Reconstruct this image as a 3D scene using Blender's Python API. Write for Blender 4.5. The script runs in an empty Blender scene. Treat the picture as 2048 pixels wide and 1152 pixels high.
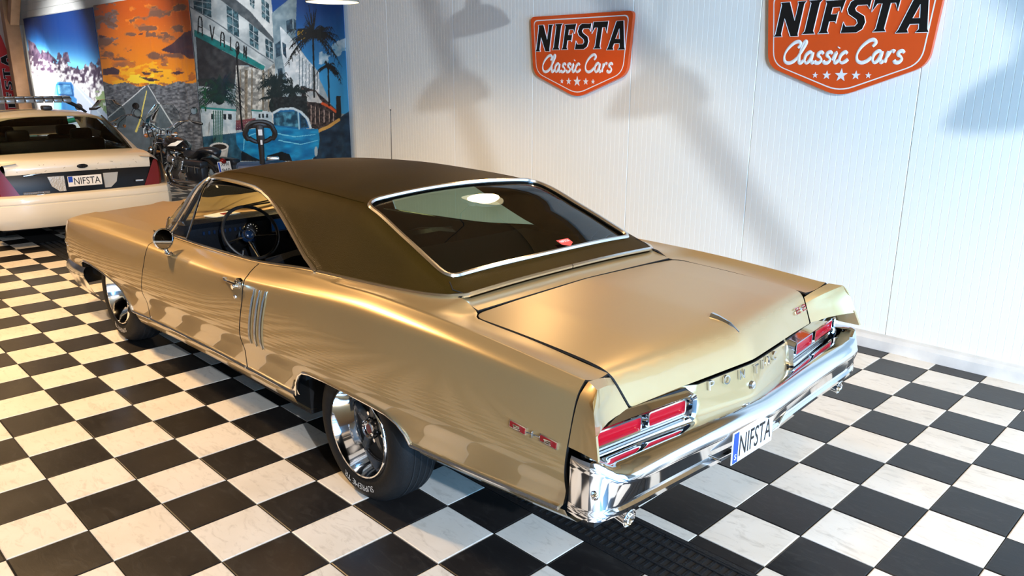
import bpy, bmesh, math, random, bisect
import numpy as np
from mathutils import Vector, Matrix, geometry

random.seed(7)
SC = bpy.context.scene
COL = SC.collection
rad = math.radians

# ------------------------------------------------------------------ camera
cam_d = bpy.data.cameras.new('camera')
cam = bpy.data.objects.new('camera', cam_d)
COL.objects.link(cam)
cam_d.sensor_width = 36.0
cam_d.lens = 36.0 * 1566.14 / 2048.0
cam_d.clip_start = 0.05
cam_d.clip_end = 200
_R = ((0.7004679, 0.71367757, 0.00300607), (-0.19164184, 0.184034, 0.96405648), (0.68747227, -0.67586671, 0.26568039))
_m = Matrix.Identity(4)
for _c in range(3):
    for _r in range(3):
        _m[_r][_c] = _R[_c][_r]
_m.translation = (4.64886, -0.78892, 1.91290)
cam.matrix_world = _m
SC.camera = cam

# ------------------------------------------------------------------ light and exposure
SC.view_settings.view_transform = 'Standard'
SC.view_settings.look = 'None'
SC.view_settings.gamma = 1.0
SC.view_settings.exposure = 0.06
SC.view_settings.use_curve_mapping = False
world = bpy.data.worlds.new('daylight_world')
SC.world = world
world.use_nodes = True
_bg = world.node_tree.nodes['Background']
_bg.inputs[0].default_value = (0.62, 0.78, 1.0, 1)
_bg.inputs[1].default_value = 0.12


def area(name, loc, target, size, power, color, shape='RECTANGLE', size_y=None, spread=180):
    d = bpy.data.lights.new(name, 'AREA')
    d.energy = power
    d.color = color
    d.shape = shape
    d.size = size
    if size_y:
        d.size_y = size_y
    d.spread = rad(spread)
    o = bpy.data.objects.new(name, d)
    COL.objects.link(o)
    o.location = loc
    o.rotation_euler = (Vector(target) - Vector(loc)).to_track_quat('-Z', 'Y').to_euler()
    return o


# high window of cool daylight behind the camera: throws the strut shadows on the wall
L_KEY = Vector((9.75, -2.0, 4.1))
area('daylight_clerestory', L_KEY, (0.8, 4.86, 1.0), 0.14, 660, (0.84, 0.90, 1.0), 'DISK')
# wide open vehicle gate behind the camera
area('daylight_gate', (9.7, 0.6, 1.4), (0, 1.4, 0.6), 5.5, 1050, (0.24, 0.56, 1.0), 'RECTANGLE', 2.6)

# ------------------------------------------------------------------ helpers


def tag(o, label=None, cat=None, group=None, kind=None):
    if label:
        o['label'] = label
    if cat:
        o['category'] = cat
    if group:
        o['group'] = group
    if kind:
        o['kind'] = kind
    return o


def empty(name, loc=(0, 0, 0), rz=0.0, parent=None):
    o = bpy.data.objects.new(name, None)
    o.empty_display_size = 0.1
    COL.objects.link(o)
    o.location = loc
    o.rotation_euler = (0, 0, rz)
    if parent:
        o.parent = parent
    return o


def link(name, me, parent=None):
    o = bpy.data.objects.new(name, me)
    COL.objects.link(o)
    if parent:
        o.parent = parent
    return o


def mesh(name, v, f, mat, smooth=False, angle=40):
    me = bpy.data.meshes.new(name)
    me.from_pydata([tuple(p) for p in v], [], f)
    if mat:
        me.materials.append(mat)
    if smooth:
        me.polygons.foreach_set('use_smooth', [True] * len(me.polygons))
        if angle:
            bm = bmesh.new()
            bm.from_mesh(me)
            th = rad(angle)
            for e in bm.edges:
                if len(e.link_faces) != 2 or e.calc_face_angle(9) > th:
                    e.smooth = False
            bm.to_mesh(me)
            bm.free()
    me.update()
    return me


def frame_of(d, up=(0, 0, 1)):
    d = Vector(d).normalized()
    u = Vector(up)
    if abs(d.dot(u)) > 0.97:
        u = Vector((1, 0, 0))
    x = u.cross(d).normalized()
    return x, d.cross(x).normalized(), d


class MB:
    def __init__(self):
        self.v = []
        self.f = []
        self.M = Matrix.Identity(4)

    def add(self, vs, fs):
        n = len(self.v)
        self.v += [self.M @ Vector(p) for p in vs]
        self.f += [tuple(i + n for i in q) for q in fs]
        return self

    def box(self, c, s, bev=0.0, R=None):
        if bev > 0:
            bm = bmesh.new()
            bmesh.ops.create_cube(bm, size=1.0)
            for w in bm.verts:
                w.co = Vector((w.co.x * s[0], w.co.y * s[1], w.co.z * s[2]))
            bmesh.ops.bevel(bm, geom=bm.edges[:], offset=bev, segments=2, affect='EDGES', profile=0.5)
            bm.verts.index_update()
            vs = [w.co.copy() for w in bm.verts]
            fs = [tuple(w.index for w in q.verts) for q in bm.faces]
            bm.free()
        else:
            a, b, d = s[0] / 2, s[1] / 2, s[2] / 2
            vs = [Vector((x, y, z)) for x in (-a, a) for y in (-b, b) for z in (-d, d)]
            fs = [(0, 1, 3, 2), (4, 6, 7, 5), (0, 4, 5, 1), (2, 3, 7, 6), (0, 2, 6, 4), (1, 5, 7, 3)]
        if R is not None:
            vs = [R @ p for p in vs]
        return self.add([Vector(c) + p for p in vs], fs)

    def tube(self, path, r, n=8, closed=False, caps=True, flat=1.0, up=(0, 0, 1)):
        P = [Vector(p) for p in path]
        m = len(P)
        rr = r if hasattr(r, '__len__') else [r] * m
        vs = []
        fs = []
        T = []
        for i in range(m):
            a = P[i - 1] if (i > 0 or closed) else P[i]
            b = P[(i + 1) % m] if (i < m - 1 or closed) else P[i]
            t = b - a
            if t.length < 1e-9:
                t = Vector((1, 0, 0))
            T.append(t.normalized())
        x, y, _ = frame_of(T[0], up)
        for i in range(m):
            x = (x - T[i] * x.dot(T[i]))
            if x.length < 1e-6:
                x = frame_of(T[i])[0]
            x.normalize()
            y = T[i].cross(x)
            for k in range(n):
                a = 2 * math.pi * k / n
                vs.append(P[i] + x * (math.cos(a) * rr[i]) + y * (math.sin(a) * rr[i] * flat))
        for i in range(m if closed else m - 1):
            j = (i + 1) % m
            for k in range(n):
                l = (k + 1) % n
                fs.append((i * n + k, i * n + l, j * n + l, j * n + k))
        if caps and not closed:
            fs.append(tuple(range(n - 1, -1, -1)))
            fs.append(tuple((m - 1) * n + k for k in range(n)))
        return self.add(vs, fs)

    def cyl(self, a, b, r, n=16, r2=None, caps=True):
        return self.tube([a, b], [r, r if r2 is None else r2], n, caps=caps)

    def lathe(self, prof, o=(0, 0, 0), d=(0, 0, 1), n=24, a0=0, a1=360, closed_prof=False):
        x, y, z = frame_of(d)
        o = Vector(o)
        full = abs(a1 - a0) >= 359.9
        k = n if full else n + 1
        vs = []
        fs = []
        m = len(prof)
        for i in range(k):
            a = rad(a0 + (a1 - a0) * i / n)
            e = x * math.cos(a) + y * math.sin(a)
            for r, h in prof:
                vs.append(o + e * r + z * h)
        for i in range(n):
            j = (i + 1) % k
            for q in range(m if closed_prof else m - 1):
                w = (q + 1) % m
                fs.append((i * m + q, j * m + q, j * m + w, i * m + w))
        return self.add(vs, fs)

    def loft(self, secs, closed=False, cap=False, loop=False):
        n = len(secs[0])
        m = len(secs)
        vs = [p for s in secs for p in s]
        fs = []
        for i in range(m if loop else m - 1):
            j = (i + 1) % m
            for k in range(n if closed else n - 1):
                l = (k + 1) % n
                fs.append((i * n + k, i * n + l, j * n + l, j * n + k))
        if cap:
            fs.append(tuple(range(n - 1, -1, -1)))
            fs.append(tuple((m - 1) * n + k for k in range(n)))
        return self.add(vs, fs)

    def prism(self, poly, o, ux, uy, t):
        """2-D polygon (any simple outline) extruded by t along ux x uy."""
        o, ux, uy = Vector(o), Vector(ux), Vector(uy)
        nz = ux.cross(uy).normalized()
        n = len(poly)
        tri = geometry.tessellate_polygon([[Vector((p[0], p[1], 0)) for p in poly]])
        vs = [o + ux * p[0] + uy * p[1] for p in poly] + [o + ux * p[0] + uy * p[1] + nz * t for p in poly]
        ar = sum(poly[i - 1][0] * poly[i][1] - poly[i][0] * poly[i - 1][1] for i in range(n))
        fs = []
        for a, b, c in tri:
            s = (poly[b][0] - poly[a][0]) * (poly[c][1] - poly[a][1]) - (poly[c][0] - poly[a][0]) * (poly[b][1] - poly[a][1])
            if s < 0:
                b, c = c, b
            fs.append((a + n, b + n, c + n))
            fs.append((a, c, b))
        for i in range(n):
            j = (i + 1) % n
            fs.append((i, j, j + n, i + n) if ar > 0 else (j, i, i + n, j + n))
        return self.add(vs, fs)

    def sphere(self, c, r, n=12, m=8, sc=(1, 1, 1)):
        vs = []
        fs = []
        c = Vector(c)
        for i in range(m + 1):
            a = math.pi * i / m
            for k in range(n):
                b = 2 * math.pi * k / n
                vs.append(c + Vector((r * sc[0] * math.sin(a) * math.cos(b), r * sc[1] * math.sin(a) * math.sin(b), r * sc[2] * math.cos(a))))
        for i in range(m):
            for k in range(n):
                l = (k + 1) % n
                fs.append((i * n + k, (i + 1) * n + k, (i + 1) * n + l, i * n + l))
        return self.add(vs, fs)

    def data(self, name, mat, smooth=True, angle=40):
        return mesh(name, self.v, self.f, mat, smooth, angle)

    def build(self, name, mat, parent=None, smooth=True, angle=40):
        return link(name, self.data(name, mat, smooth, angle), parent)


def pchip(xs, ys):
    """monotone cubic through the points"""
    xs = [float(v) for v in xs]
    ys = [float(v) for v in ys]
    n = len(xs)
    h = [xs[i + 1] - xs[i] for i in range(n - 1)]
    d = [(ys[i + 1] - ys[i]) / h[i] for i in range(n - 1)]
    m = [0.0] * n
    for i in range(1, n - 1):
        if d[i - 1] * d[i] > 0:
            w1, w2 = 2 * h[i] + h[i - 1], h[i] + 2 * h[i - 1]
            m[i] = (w1 + w2) / (w1 / d[i - 1] + w2 / d[i])
    m[0], m[-1] = d[0], d[-1]

    def f(x):
        if x <= xs[0]:
            return ys[0] + m[0] * (x - xs[0])
        if x >= xs[-1]:
            return ys[-1] + m[-1] * (x - xs[-1])
        i = bisect.bisect_right(xs, x) - 1
        t = (x - xs[i]) / h[i]
        u = 1 - t
        return ys[i] * (1 + 2 * t) * u * u + m[i] * h[i] * t * u * u + ys[i + 1] * t * t * (3 - 2 * t) + m[i + 1] * h[i] * t * t * (t - 1)
    return f


def inside(p, poly):
    x, y = p
    c = False
    j = len(poly) - 1
    for i in range(len(poly)):
        xi, yi = poly[i]
        xj, yj = poly[j]
        if (yi > y) != (yj > y) and x < (xj - xi) * (y - yi) / (yj - yi) + xi:
            c = not c
        j = i
    return c


def inside_np(x, y, poly):
    c = np.zeros(len(x), bool)
    j = len(poly) - 1
    for i in range(len(poly)):
        xi, yi = poly[i]
        xj, yj = poly[j]
        if yi != yj:
            c ^= ((yi > y) != (yj > y)) & (x < (xj - xi) * (y - yi) / (yj - yi) + xi)
        j = i
    return c


def resample(poly, step, closed=True):
    out = []
    n = len(poly)
    for i in range(n if closed else n - 1):
        a, b = poly[i], poly[(i + 1) % n]
        L = math.hypot(b[0] - a[0], b[1] - a[1])
        k = max(1, int(math.ceil(L / step)))
        for j in range(k):
            t = j / k
            out.append((a[0] + (b[0] - a[0]) * t, a[1] + (b[1] - a[1]) * t))
    if not closed:
        out.append(tuple(poly[-1]))
    return out


def rounded(poly, r, seg=5):
    """round the corners of a polygon by radius r (scalar or list)"""
    out = []
    n = len(poly)
    for i in range(n):
        rr = r[i] if hasattr(r, '__len__') else r
        p = Vector(poly[i])
        a = Vector(poly[i - 1]) - p
        b = Vector(poly[(i + 1) % n]) - p
        if rr <= 0:
            out.append((p.x, p.y))
            continue
        d = min(rr, a.length * .49, b.length * .49)
        s, e = p + a.normalized() * d, p + b.normalized() * d
        for k in range(seg + 1):
            t = k / seg
            q = s * (1 - t) ** 2 + p * 2 * t * (1 - t) + e * t * t
            out.append((q.x, q.y))
    return out


def patch(name, outline, fmap, step, mat, parent=None, thick=0.012, holes=(), sx=1.0, sy=1.0, flip=False, edge=None):
    """triangulated panel: outline in a 2-D domain, mapped to 3-D by fmap(a,b), given real thickness.
    sx, sy turn domain units to metres for an even mesh"""
    edge = edge or step
    rim_shade_mat = M['gap'] if mat is M.get('gold') else None  # shade in the body gaps painted as near-black panel rims and backs
    S = lambda p: (p[0] * sx, p[1] * sy)
    out = resample([S(p) for p in outline], edge)
    hs = [resample([S(p) for p in h], edge) for h in holes]
    pts = list(out)
    edges = [(i, (i + 1) % len(out)) for i in range(len(out))]
    for h in hs:
        b = len(pts)
        pts += h
        edges += [(b + i, b + (i + 1) % len(h)) for i in range(len(h))]
    bp = np.array(pts)
    x0, y0 = bp.min(0)
    x1, y1 = bp.max(0)
    I, J = np.meshgrid(np.arange(1, int((x1 - x0) / step) + 1), np.arange(1, int((y1 - y0) / step) + 1), indexing='ij')
    gx = (x0 + I * step + np.where(J % 2, .25, -.25) * step).ravel()
    gy = (y0 + J * step).ravel()
    ok = inside_np(gx, gy, out)
    for h in hs:
        ok &= ~inside_np(gx, gy, h)
    gx, gy = gx[ok], gy[ok]
    for qx, qy in zip(gx, gy):
        if np.min((bp[:, 0] - qx) ** 2 + (bp[:, 1] - qy) ** 2) >= (0.55 * step) ** 2:
            pts.append((float(qx), float(qy)))
    r = geometry.delaunay_2d_cdt([Vector(p) for p in pts], edges, [], 0, 1e-6)
    V2, F = r[0], r[2]
    F = [tuple(f) for f in F]
    cxy = np.array([((V2[f[0]].x + V2[f[1]].x + V2[f[2]].x) / 3, (V2[f[0]].y + V2[f[1]].y + V2[f[2]].y) / 3) for f in F])
    ok = inside_np(cxy[:, 0], cxy[:, 1], out)
    for h in hs:
        ok &= ~inside_np(cxy[:, 0], cxy[:, 1], h)
    keep = [f for f, k in zip(F, ok) if k]
    e = 1e-3
    top = []
    bot = []
    nrms = []
    for p in V2:
        a, b = p.x / sx, p.y / sy
        P = Vector(fmap(a, b))
        da = Vector(fmap(a + e, b)) - Vector(fmap(a - e, b))
        db = Vector(fmap(a, b + e)) - Vector(fmap(a, b - e))
        n = da.cross(db)
        n = n.normalized() if n.length > 1e-12 else Vector((0, 0, 1))
        if flip:
            n = -n
        top.append(P)
        nrms.append(n)
        bot.append(P - n * thick)
    nv = len(top)
    faces = []
    cnt = {}
    for f in keep:
        f = f if not flip else f[::-1]
        faces.append(f)
        for i in range(3):
            a, b = f[i], f[(i + 1) % 3]
            cnt[(a, b)] = 1
    allf = list(faces)
    if thick:
        allf += [tuple(i + nv for i in f[::-1]) for f in faces]
        for (a, b) in cnt:
            if (b, a) not in cnt:
                allf.append((b, a, a + nv, b + nv))
    me = mesh(name, top + (bot if thick else []), allf, mat, True, 50)
    if thick and rim_shade_mat:
        me.materials.append(rim_shade_mat)
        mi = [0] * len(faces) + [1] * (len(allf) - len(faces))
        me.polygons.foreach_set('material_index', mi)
    me.normals_split_custom_set_from_vertices([tuple(n) for n in nrms] + ([tuple(-n) for n in nrms] if thick else []))
    return link(name, me, parent)


# ------------------------------------------------------------------ text from the built-in font
_tc = {}


def text_geo(s, font_w=None):
    """flat triangles of a string, normalised to height 1 (cap height) and its own width"""
    if s in _tc:
        return _tc[s]
    cu = bpy.data.curves.new('t', 'FONT')
    cu.body = s
    cu.size = 1.0
    cu.resolution_u = 3
    o = bpy.data.objects.new('t', cu)
    COL.objects.link(o)
    dg = bpy.context.evaluated_depsgraph_get()
    me = o.evaluated_get(dg).to_mesh()
    v = [(p.co.x, p.co.y) for p in me.vertices]
    f = [tuple(q.vertices) for q in me.polygons]
    o.evaluated_get(dg).to_mesh_clear()
    bpy.data.objects.remove(o)
    bpy.data.curves.remove(cu)
    xs = [p[0] for p in v]
    ys = [p[1] for p in v]
    x0, y0, hh = min(xs), min(ys), (max(ys) - min(ys))
    v = [((p[0] - x0) / hh, (p[1] - y0) / hh) for p in v]
    _tc[s] = (v, f, (max(xs) - x0) / hh)
    return _tc[s]


def text_on(mb, s, o, ux, uy, w=None, h=1.0, t=0.002):
    """raised lettering on the plane (o = lower left, ux right, uy up): width w, height h"""
    v, f, wd = text_geo(s)
    o, ux, uy = Vector(o), Vector(ux), Vector(uy)
    n = ux.cross(uy).normalized()
    kx = (w / wd) if w else h
    vs = [o + ux * (p[0] * kx) + uy * (p[1] * h) for p in v]
    vs2 = [p + n * t for p in vs]
    m = len(vs)
    cnt = {}
    fs = []
    for q in f:
        a = sum(v[q[i - 1]][0] * v[q[i]][1] - v[q[i]][0] * v[q[i - 1]][1] for i in range(len(q)))
        q = q if a > 0 else q[::-1]
        fs.append(tuple(i + m for i in q))
        for i in range(len(q)):
            cnt[(q[i], q[(i + 1) % len(q)])] = 1
    for (a, b) in cnt:
        if (b, a) not in cnt:
            fs.append((a, b, b + m, a + m))
    mb.add(vs + vs2, fs)
    return mb


# ------------------------------------------------------------------ materials
def pm(name, col, rough=0.5, metal=0.0, coat=0.0, spec=0.5, emit=None, estr=0.0, bump=None, vary=None, coat_rough=0.05, wear=None):
    """principled material; bump=(scale,strength); vary=(scale,amount,second colour)"""
    m = bpy.data.materials.new(name)
    m.use_nodes = True
    nt = m.node_tree
    b = nt.nodes['Principled BSDF']
    b.inputs['Base Color'].default_value = (*col, 1)
    b.inputs['Roughness'].default_value = rough
    b.inputs['Metallic'].default_value = metal
    b.inputs['Coat Weight'].default_value = coat
    b.inputs['Coat Roughness'].default_value = coat_rough
    b.inputs['Specular IOR Level'].default_value = spec
    if emit:
        b.inputs['Emission Color'].default_value = (*emit, 1)
        b.inputs['Emission Strength'].default_value = estr
    if bump or vary:
        tc = nt.nodes.new('ShaderNodeTexCoord')
    if bump:
        n = nt.nodes.new('ShaderNodeTexNoise')
        n.inputs['Scale'].default_value = bump[0]
        n.inputs['Detail'].default_value = 3
        nt.links.new(tc.outputs['Object'], n.inputs['Vector'])
        bp = nt.nodes.new('ShaderNodeBump')
        bp.inputs['Strength'].default_value = bump[1]
        bp.inputs['Distance'].default_value = 0.01
        nt.links.new(n.outputs['Fac'], bp.inputs['Height'])
        nt.links.new(bp.outputs['Normal'], b.inputs['Normal'])
    if vary:
        n = nt.nodes.new('ShaderNodeTexNoise')
        n.inputs['Scale'].default_value = vary[0]
        n.inputs['Detail'].default_value = 5
        nt.links.new(tc.outputs['Object'], n.inputs['Vector'])
        r = nt.nodes.new('ShaderNodeMapRange')
        r.inputs['From Min'].default_value = 0.35
        r.inputs['From Max'].default_value = 0.7
        r.inputs['To Max'].default_value = vary[1]
        nt.links.new(n.outputs['Fac'], r.inputs['Value'])
        mx = nt.nodes.new('ShaderNodeMix')
        mx.data_type = 'RGBA'
        mx.inputs['A'].default_value = (*col, 1)
        mx.inputs['B'].default_value = (*vary[2], 1)
        nt.links.new(r.outputs['Result'], mx.inputs['Factor'])
        nt.links.new(mx.outputs['Result'], b.inputs['Base Color'])
    return m


def glass(name, tint, refl=1.0, rough=0.02, ior=1.5):
    m = bpy.data.materials.new(name)
    m.use_nodes = True
    nt = m.node_tree
    nt.nodes.clear()
    out = nt.nodes.new('ShaderNodeOutputMaterial')
    mix = nt.nodes.new('ShaderNodeMixShader')
    tr = nt.nodes.new('ShaderNodeBsdfTransparent')
    tr.inputs[0].default_value = (*tint, 1)
    gl = nt.nodes.new('ShaderNodeBsdfGlossy')
    gl.inputs['Roughness'].default_value = rough
    gl.inputs['Color'].default_value = (refl, refl, refl, 1)
    fr = nt.nodes.new('ShaderNodeFresnel')
    fr.inputs[0].default_value = ior
    nt.links.new(fr.outputs[0], mix.inputs[0])
    nt.links.new(tr.outputs[0], mix.inputs[1])
    nt.links.new(gl.outputs[0], mix.inputs[2])
    nt.links.new(mix.outputs[0], out.inputs[0])
    return m


M = {}
M['chrome'] = pm('chrome', (.82, .84, .87), .06, 1.0)
M['chrome_dull'] = pm('brushed_chrome', (.62, .62, .62), .22, 1.0)
M['trim'] = pm('bright_trim', (.88, .88, .87), .2, 1.0)
M['black'] = pm('black_plastic', (.012, .012, .013), .45)
M['gap'] = pm('underbody_and_gap_shade', (.006, .006, .006), .8)
M['rubber'] = pm('tyre_rubber', (.009, .009, .009), .6, spec=.25, bump=(60, .15))
M['white_paint'] = pm('white_lettering', (.82, .82, .80), .5)
M['blackpaint'] = pm('black_lettering', (.006, .006, .006), .35)
M['plate'] = pm('plate_white', (.80, .80, .78), .35)
M['plate_blue'] = pm('plate_blue', (.01, .06, .45), .35)
M['leather'] = pm('black_vinyl_seat', (.010, .012, .016), .32, bump=(90, .2))
M['paper'] = pm('paper', (.75, .74, .68), .7)
# ------------------------------------------------------------------ room: floor of checker tiles, drain, panel wall
TS = 0.31
WALL_Y = 4.86
DR0, DR1 = 1.475, 1.785
X_END, X_BACK, Y_LEFT, CEIL = -19.6, 9.92, -6.0, 5.05
WALL_H = 3.75
ceil_z = lambda y: WALL_H + .12 * (WALL_Y - y)


def tile_mat(name, c1, c2, c3, rough, spec=.4):
    m = pm(name, c1, rough, spec=spec)
    nt = m.node_tree
    b = nt.nodes['Principled BSDF']
    g = nt.nodes.new('ShaderNodeNewGeometry')
    oi = nt.nodes.new('ShaderNodeObjectInfo')
    ad = nt.nodes.new('ShaderNodeVectorMath')
    ad.operation = 'ADD'
    sc = nt.nodes.new('ShaderNodeVectorMath')
    sc.operation = 'SCALE'
    cb = nt.nodes.new('ShaderNodeCombineXYZ')
    nt.links.new(oi.outputs['Random'], cb.inputs[2])
    sc.inputs['Scale'].default_value = 40
    nt.links.new(cb.outputs[0], sc.inputs[0])
    nt.links.new(g.outputs['Position'], ad.inputs[0])
    nt.links.new(sc.outputs[0], ad.inputs[1])
    mp = nt.nodes.new('ShaderNodeMapping')
    mp.inputs['Scale'].default_value = (1.0, 2.6, 1)
    nt.links.new(ad.outputs[0], mp.inputs['Vector'])
    n1 = nt.nodes.new('ShaderNodeTexNoise')
    n1.inputs['Scale'].default_value = 9
    n1.inputs['Detail'].default_value = 8
    n1.inputs['Roughness'].default_value = .65
    n1.inputs['Distortion'].default_value = 1.2
    nt.links.new(mp.outputs[0], n1.inputs['Vector'])
    n2 = nt.nodes.new('ShaderNodeTexNoise')
    n2.inputs['Scale'].default_value = 3.2
    n2.inputs['Detail'].default_value = 4
    nt.links.new(ad.outputs[0], n2.inputs['Vector'])
    r1 = nt.nodes.new('ShaderNodeMapRange')
    r1.inputs['From Min'].default_value = .52
    r1.inputs['From Max'].default_value = .72
    nt.links.new(n1.outputs['Fac'], r1.inputs['Value'])
    r2 = nt.nodes.new('ShaderNodeMapRange')
    r2.inputs['From Min'].default_value = .35
    r2.inputs['From Max'].default_value = .75
    nt.links.new(n2.outputs['Fac'], r2.inputs['Value'])
    m1 = nt.nodes.new('ShaderNodeMix')
    m1.data_type = 'RGBA'
    m1.inputs['A'].default_value = (*c1, 1)
    m1.inputs['B'].default_value = (*c2, 1)
    nt.links.new(r2.outputs['Result'], m1.inputs['Factor'])
    m2 = nt.nodes.new('ShaderNodeMix')
    m2.data_type = 'RGBA'
    m2.inputs['B'].default_value = (*c3, 1)
    k = nt.nodes.new('ShaderNodeMath')
    k.operation = 'MULTIPLY'
    k.inputs[1].default_value = .55
    nt.links.new(r1.outputs['Result'], k.inputs[0])
    nt.links.new(k.outputs[0], m2.inputs['Factor'])
    nt.links.new(m1.outputs['Result'], m2.inputs['A'])
    nt.links.new(m2.outputs['Result'], b.inputs['Base Color'])
    bp = nt.nodes.new('ShaderNodeBump')
    bp.inputs['Strength'].default_value = .12
    bp.inputs['Distance'].default_value = .004
    nt.links.new(n1.outputs['Fac'], bp.inputs['Height'])
    nt.links.new(bp.outputs['Normal'], b.inputs['Normal'])
    rr = nt.nodes.new('ShaderNodeMapRange')
    rr.inputs['To Min'].default_value = rough - .06
    rr.inputs['To Max'].default_value = rough + .14
    nt.links.new(n2.outputs['Fac'], rr.inputs['Value'])
    nt.links.new(rr.outputs['Result'], b.inputs['Roughness'])
    return m


M['tile_w'] = tile_mat('cream_stone_tile', (.80, .75, .66), (.70, .64, .54), (.42, .37, .30), .34)
M['tile_b'] = tile_mat('black_slate_tile', (.012, .011, .011), (.022, .020, .019), (.045, .042, .038), .30, .28)
M['grout'] = pm('dark_grout', (.010, .009, .008), .8)

floor = MB().box(((X_END + X_BACK) / 2, (Y_LEFT + WALL_Y) / 2, -.057), (X_BACK - X_END, WALL_Y - Y_LEFT, .1)).build('floor', M['grout'], smooth=False)
tag(floor, 'black and cream chequered stone tile floor of the showroom', 'floor', kind='structure')


def tile_geo(w, d):
    g = .0022
    b = .004
    t = .006
    x, y = w / 2 - g, d / 2 - g
    vs = []
    for z, k in ((-t, 0), (-.0018, 0), (0, b)):
        vs += [(-x + k, -y + k, z), (x - k, -y + k, z), (x - k, y - k, z), (-x + k, y - k, z)]
    fs = [(8, 9, 10, 11)]
    for r in (0, 4):
        for i in range(4):
            j = (i + 1) % 4
            fs.append((r + i, r + j, r + 4 + j, r + 4 + i))
    return vs, fs


def to_px(p):
    c = cam.matrix_world.inverted() @ Vector(p)
    if c.z > -.3:
        return None
    return 1024 + 1566.14 * c.x / -c.z, 576 - 1566.14 * c.y / -c.z


cells = []
for a in range(int(X_END / TS) + 1, int(X_BACK / TS)):
    for b in range(int(Y_LEFT / TS), int(WALL_Y / TS) + 1):
        y0, y1 = b * TS, min((b + 1) * TS, WALL_Y - .005)
        for lo, hi in ((y0, min(y1, DR0)), (max(y0, DR1), y1)):
            if hi - lo > .02:
                q = [to_px((a * TS + i * TS, y, 0)) for i, y in ((0, lo), (1, lo), (1, hi), (0, hi))]
                ar = 0
                if all(q):
                    cx = sum(p[0] for p in q) / 4
                    cy = sum(p[1] for p in q) / 4
                    if -60 < cx < 2108 and 0 < cy < 1210:
                        ar = abs(sum(q[i - 1][0] * q[i][1] - q[i][0] * q[i - 1][1] for i in range(4))) / 2
                        ww = (a * TS + TS / 2 - 1.82, (lo + hi) / 2 - 1.889)
                        if -3.4 < ww[0] < 1.2 and -.6 < ww[1] < .8:
                            ar *= .01      # under the car
                cells.append((ar, a, lo, hi, (a + b) % 2))
cells.sort(key=lambda c: -c[0])
tcache = {}
rest = {0: MB(), 1: MB()}
for i, (ar, a, lo, hi, par) in enumerate(cells):
    mt = M['tile_b'] if par else M['tile_w']
    c = (a * TS + TS / 2, (lo + hi) / 2, 0)
    if i < 300:
        k = (round(hi - lo, 4), par)
        if k not in tcache:
            vs, fs = tile_geo(TS, hi - lo)
            tcache[k] = mesh('floor_tile', vs, fs, mt)
        o = link('floor_tile', tcache[k], floor)
        o.location = c
    else:
        vs, fs = tile_geo(TS, hi - lo)
        rest[par].M = Matrix.Translation(c)
        rest[par].add(vs, fs[:1] + fs[5:])
for par, nm in ((0, 'far_cream_tiles'), (1, 'far_black_tiles')):
    tag(rest[par].build(nm, M['tile_b'] if par else M['tile_w'], floor, smooth=False), kind='stuff')

# drain channel with cast iron grating
M['iron'] = pm('cast_iron_grate', (.016, .017, .019), .5, .4, bump=(120, .3))
drain = empty('floor_drain', (3.0, (DR0 + DR1) / 2, 0))
tag(drain, 'black cast iron drain grating set in the floor behind the car', 'drain')
dw = DR1 - DR0
dmb = MB().box((-2, 0, -.045), (13, dw, .01)).build('channel_bed', M['gap'], drain, smooth=False)
for sgn in (-1, 1):
    MB().box((-2, sgn * (dw / 2 - .012), -.006), (13, .022, .012)).build('frame_rail', M['iron'], drain, smooth=False)
gmb = MB()
GL = .5
for k in range(13):
    x = -GL / 2 + .02 + k * (GL - .04) / 12
    gmb.box((x, 0, -.012), (.014, dw - .05, .016))
for y in (-.125, -.063, 0, .063, .125):
    gmb.box((0, y, -.010), (GL - .006, .012, .018))
gd = gmb.data('grating', M['iron'], smooth=False)
for k in range(26):
    o = link('grating', gd, drain)
    o.location = (4.25 - k * GL, 0, 0)

# ribbed white panel wall
M['wall'] = pm('white_wall_panel', (.80, .83, .79), .42, vary=(1.3, .35, (.77, .80, .73)), bump=(2.0, .05))
M['wall_seam'] = pm('wall_joint', (.30, .30, .28), .6)
wall = MB().box(((X_END + X_BACK) / 2, WALL_Y + .062, WALL_H / 2), (X_BACK - X_END, .1, WALL_H)).build('wall_right', M['wall_seam'], smooth=False)
tag(wall, 'white ribbed panel wall behind the gold coupe', 'wall', kind='structure')
PW = 1.18


def panel_geo(w, h, ribs):
    prof = [(0.0015, .012), (.0015, .003), (.005, 0)]
    n = ribs
    for k in range(1, n):
        x = w * k / n
        prof += [(x - .0028, 0), (x - .0008, .0009), (x + .0008, .0009), (x + .0028, 0)]
    prof += [(w - .005, 0), (w - .0015, .003), (w - .0015, .012)]
    vs = [(x, d, z) for z in (0, h) for x, d in prof]
    m = len(prof)
    fs = [(i, i + 1, m + i + 1, m + i) for i in range(m - 1)]
    return vs, fs


pd = mesh('wall_panel', *panel_geo(PW, WALL_H, 24), M['wall'])
x = .363 + PW * 8
while x > X_END - PW:
    o = link('wall_panel', pd, wall)
    o.location = (x - PW, WALL_Y, 0)
    x -= PW
# plinth at the wall foot
M['plinth'] = pm('plinth_paint', (.72, .70, .64), .5, vary=(5, .8, (.50, .49, .46)))
pl = MB()
prof = [(0, .105), (-.035, .095), (-.06, .07), (-.065, .0), (0, 0)]
pl.loft([[(xx, WALL_Y + d, z) for d, z in prof] for xx in (X_END, X_BACK)], closed=True, cap=True)
tag(pl.build('baseboard_right', M['plinth'], smooth=False), 'cream plinth along the foot of the panel wall', 'baseboard', kind='structure')
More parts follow.
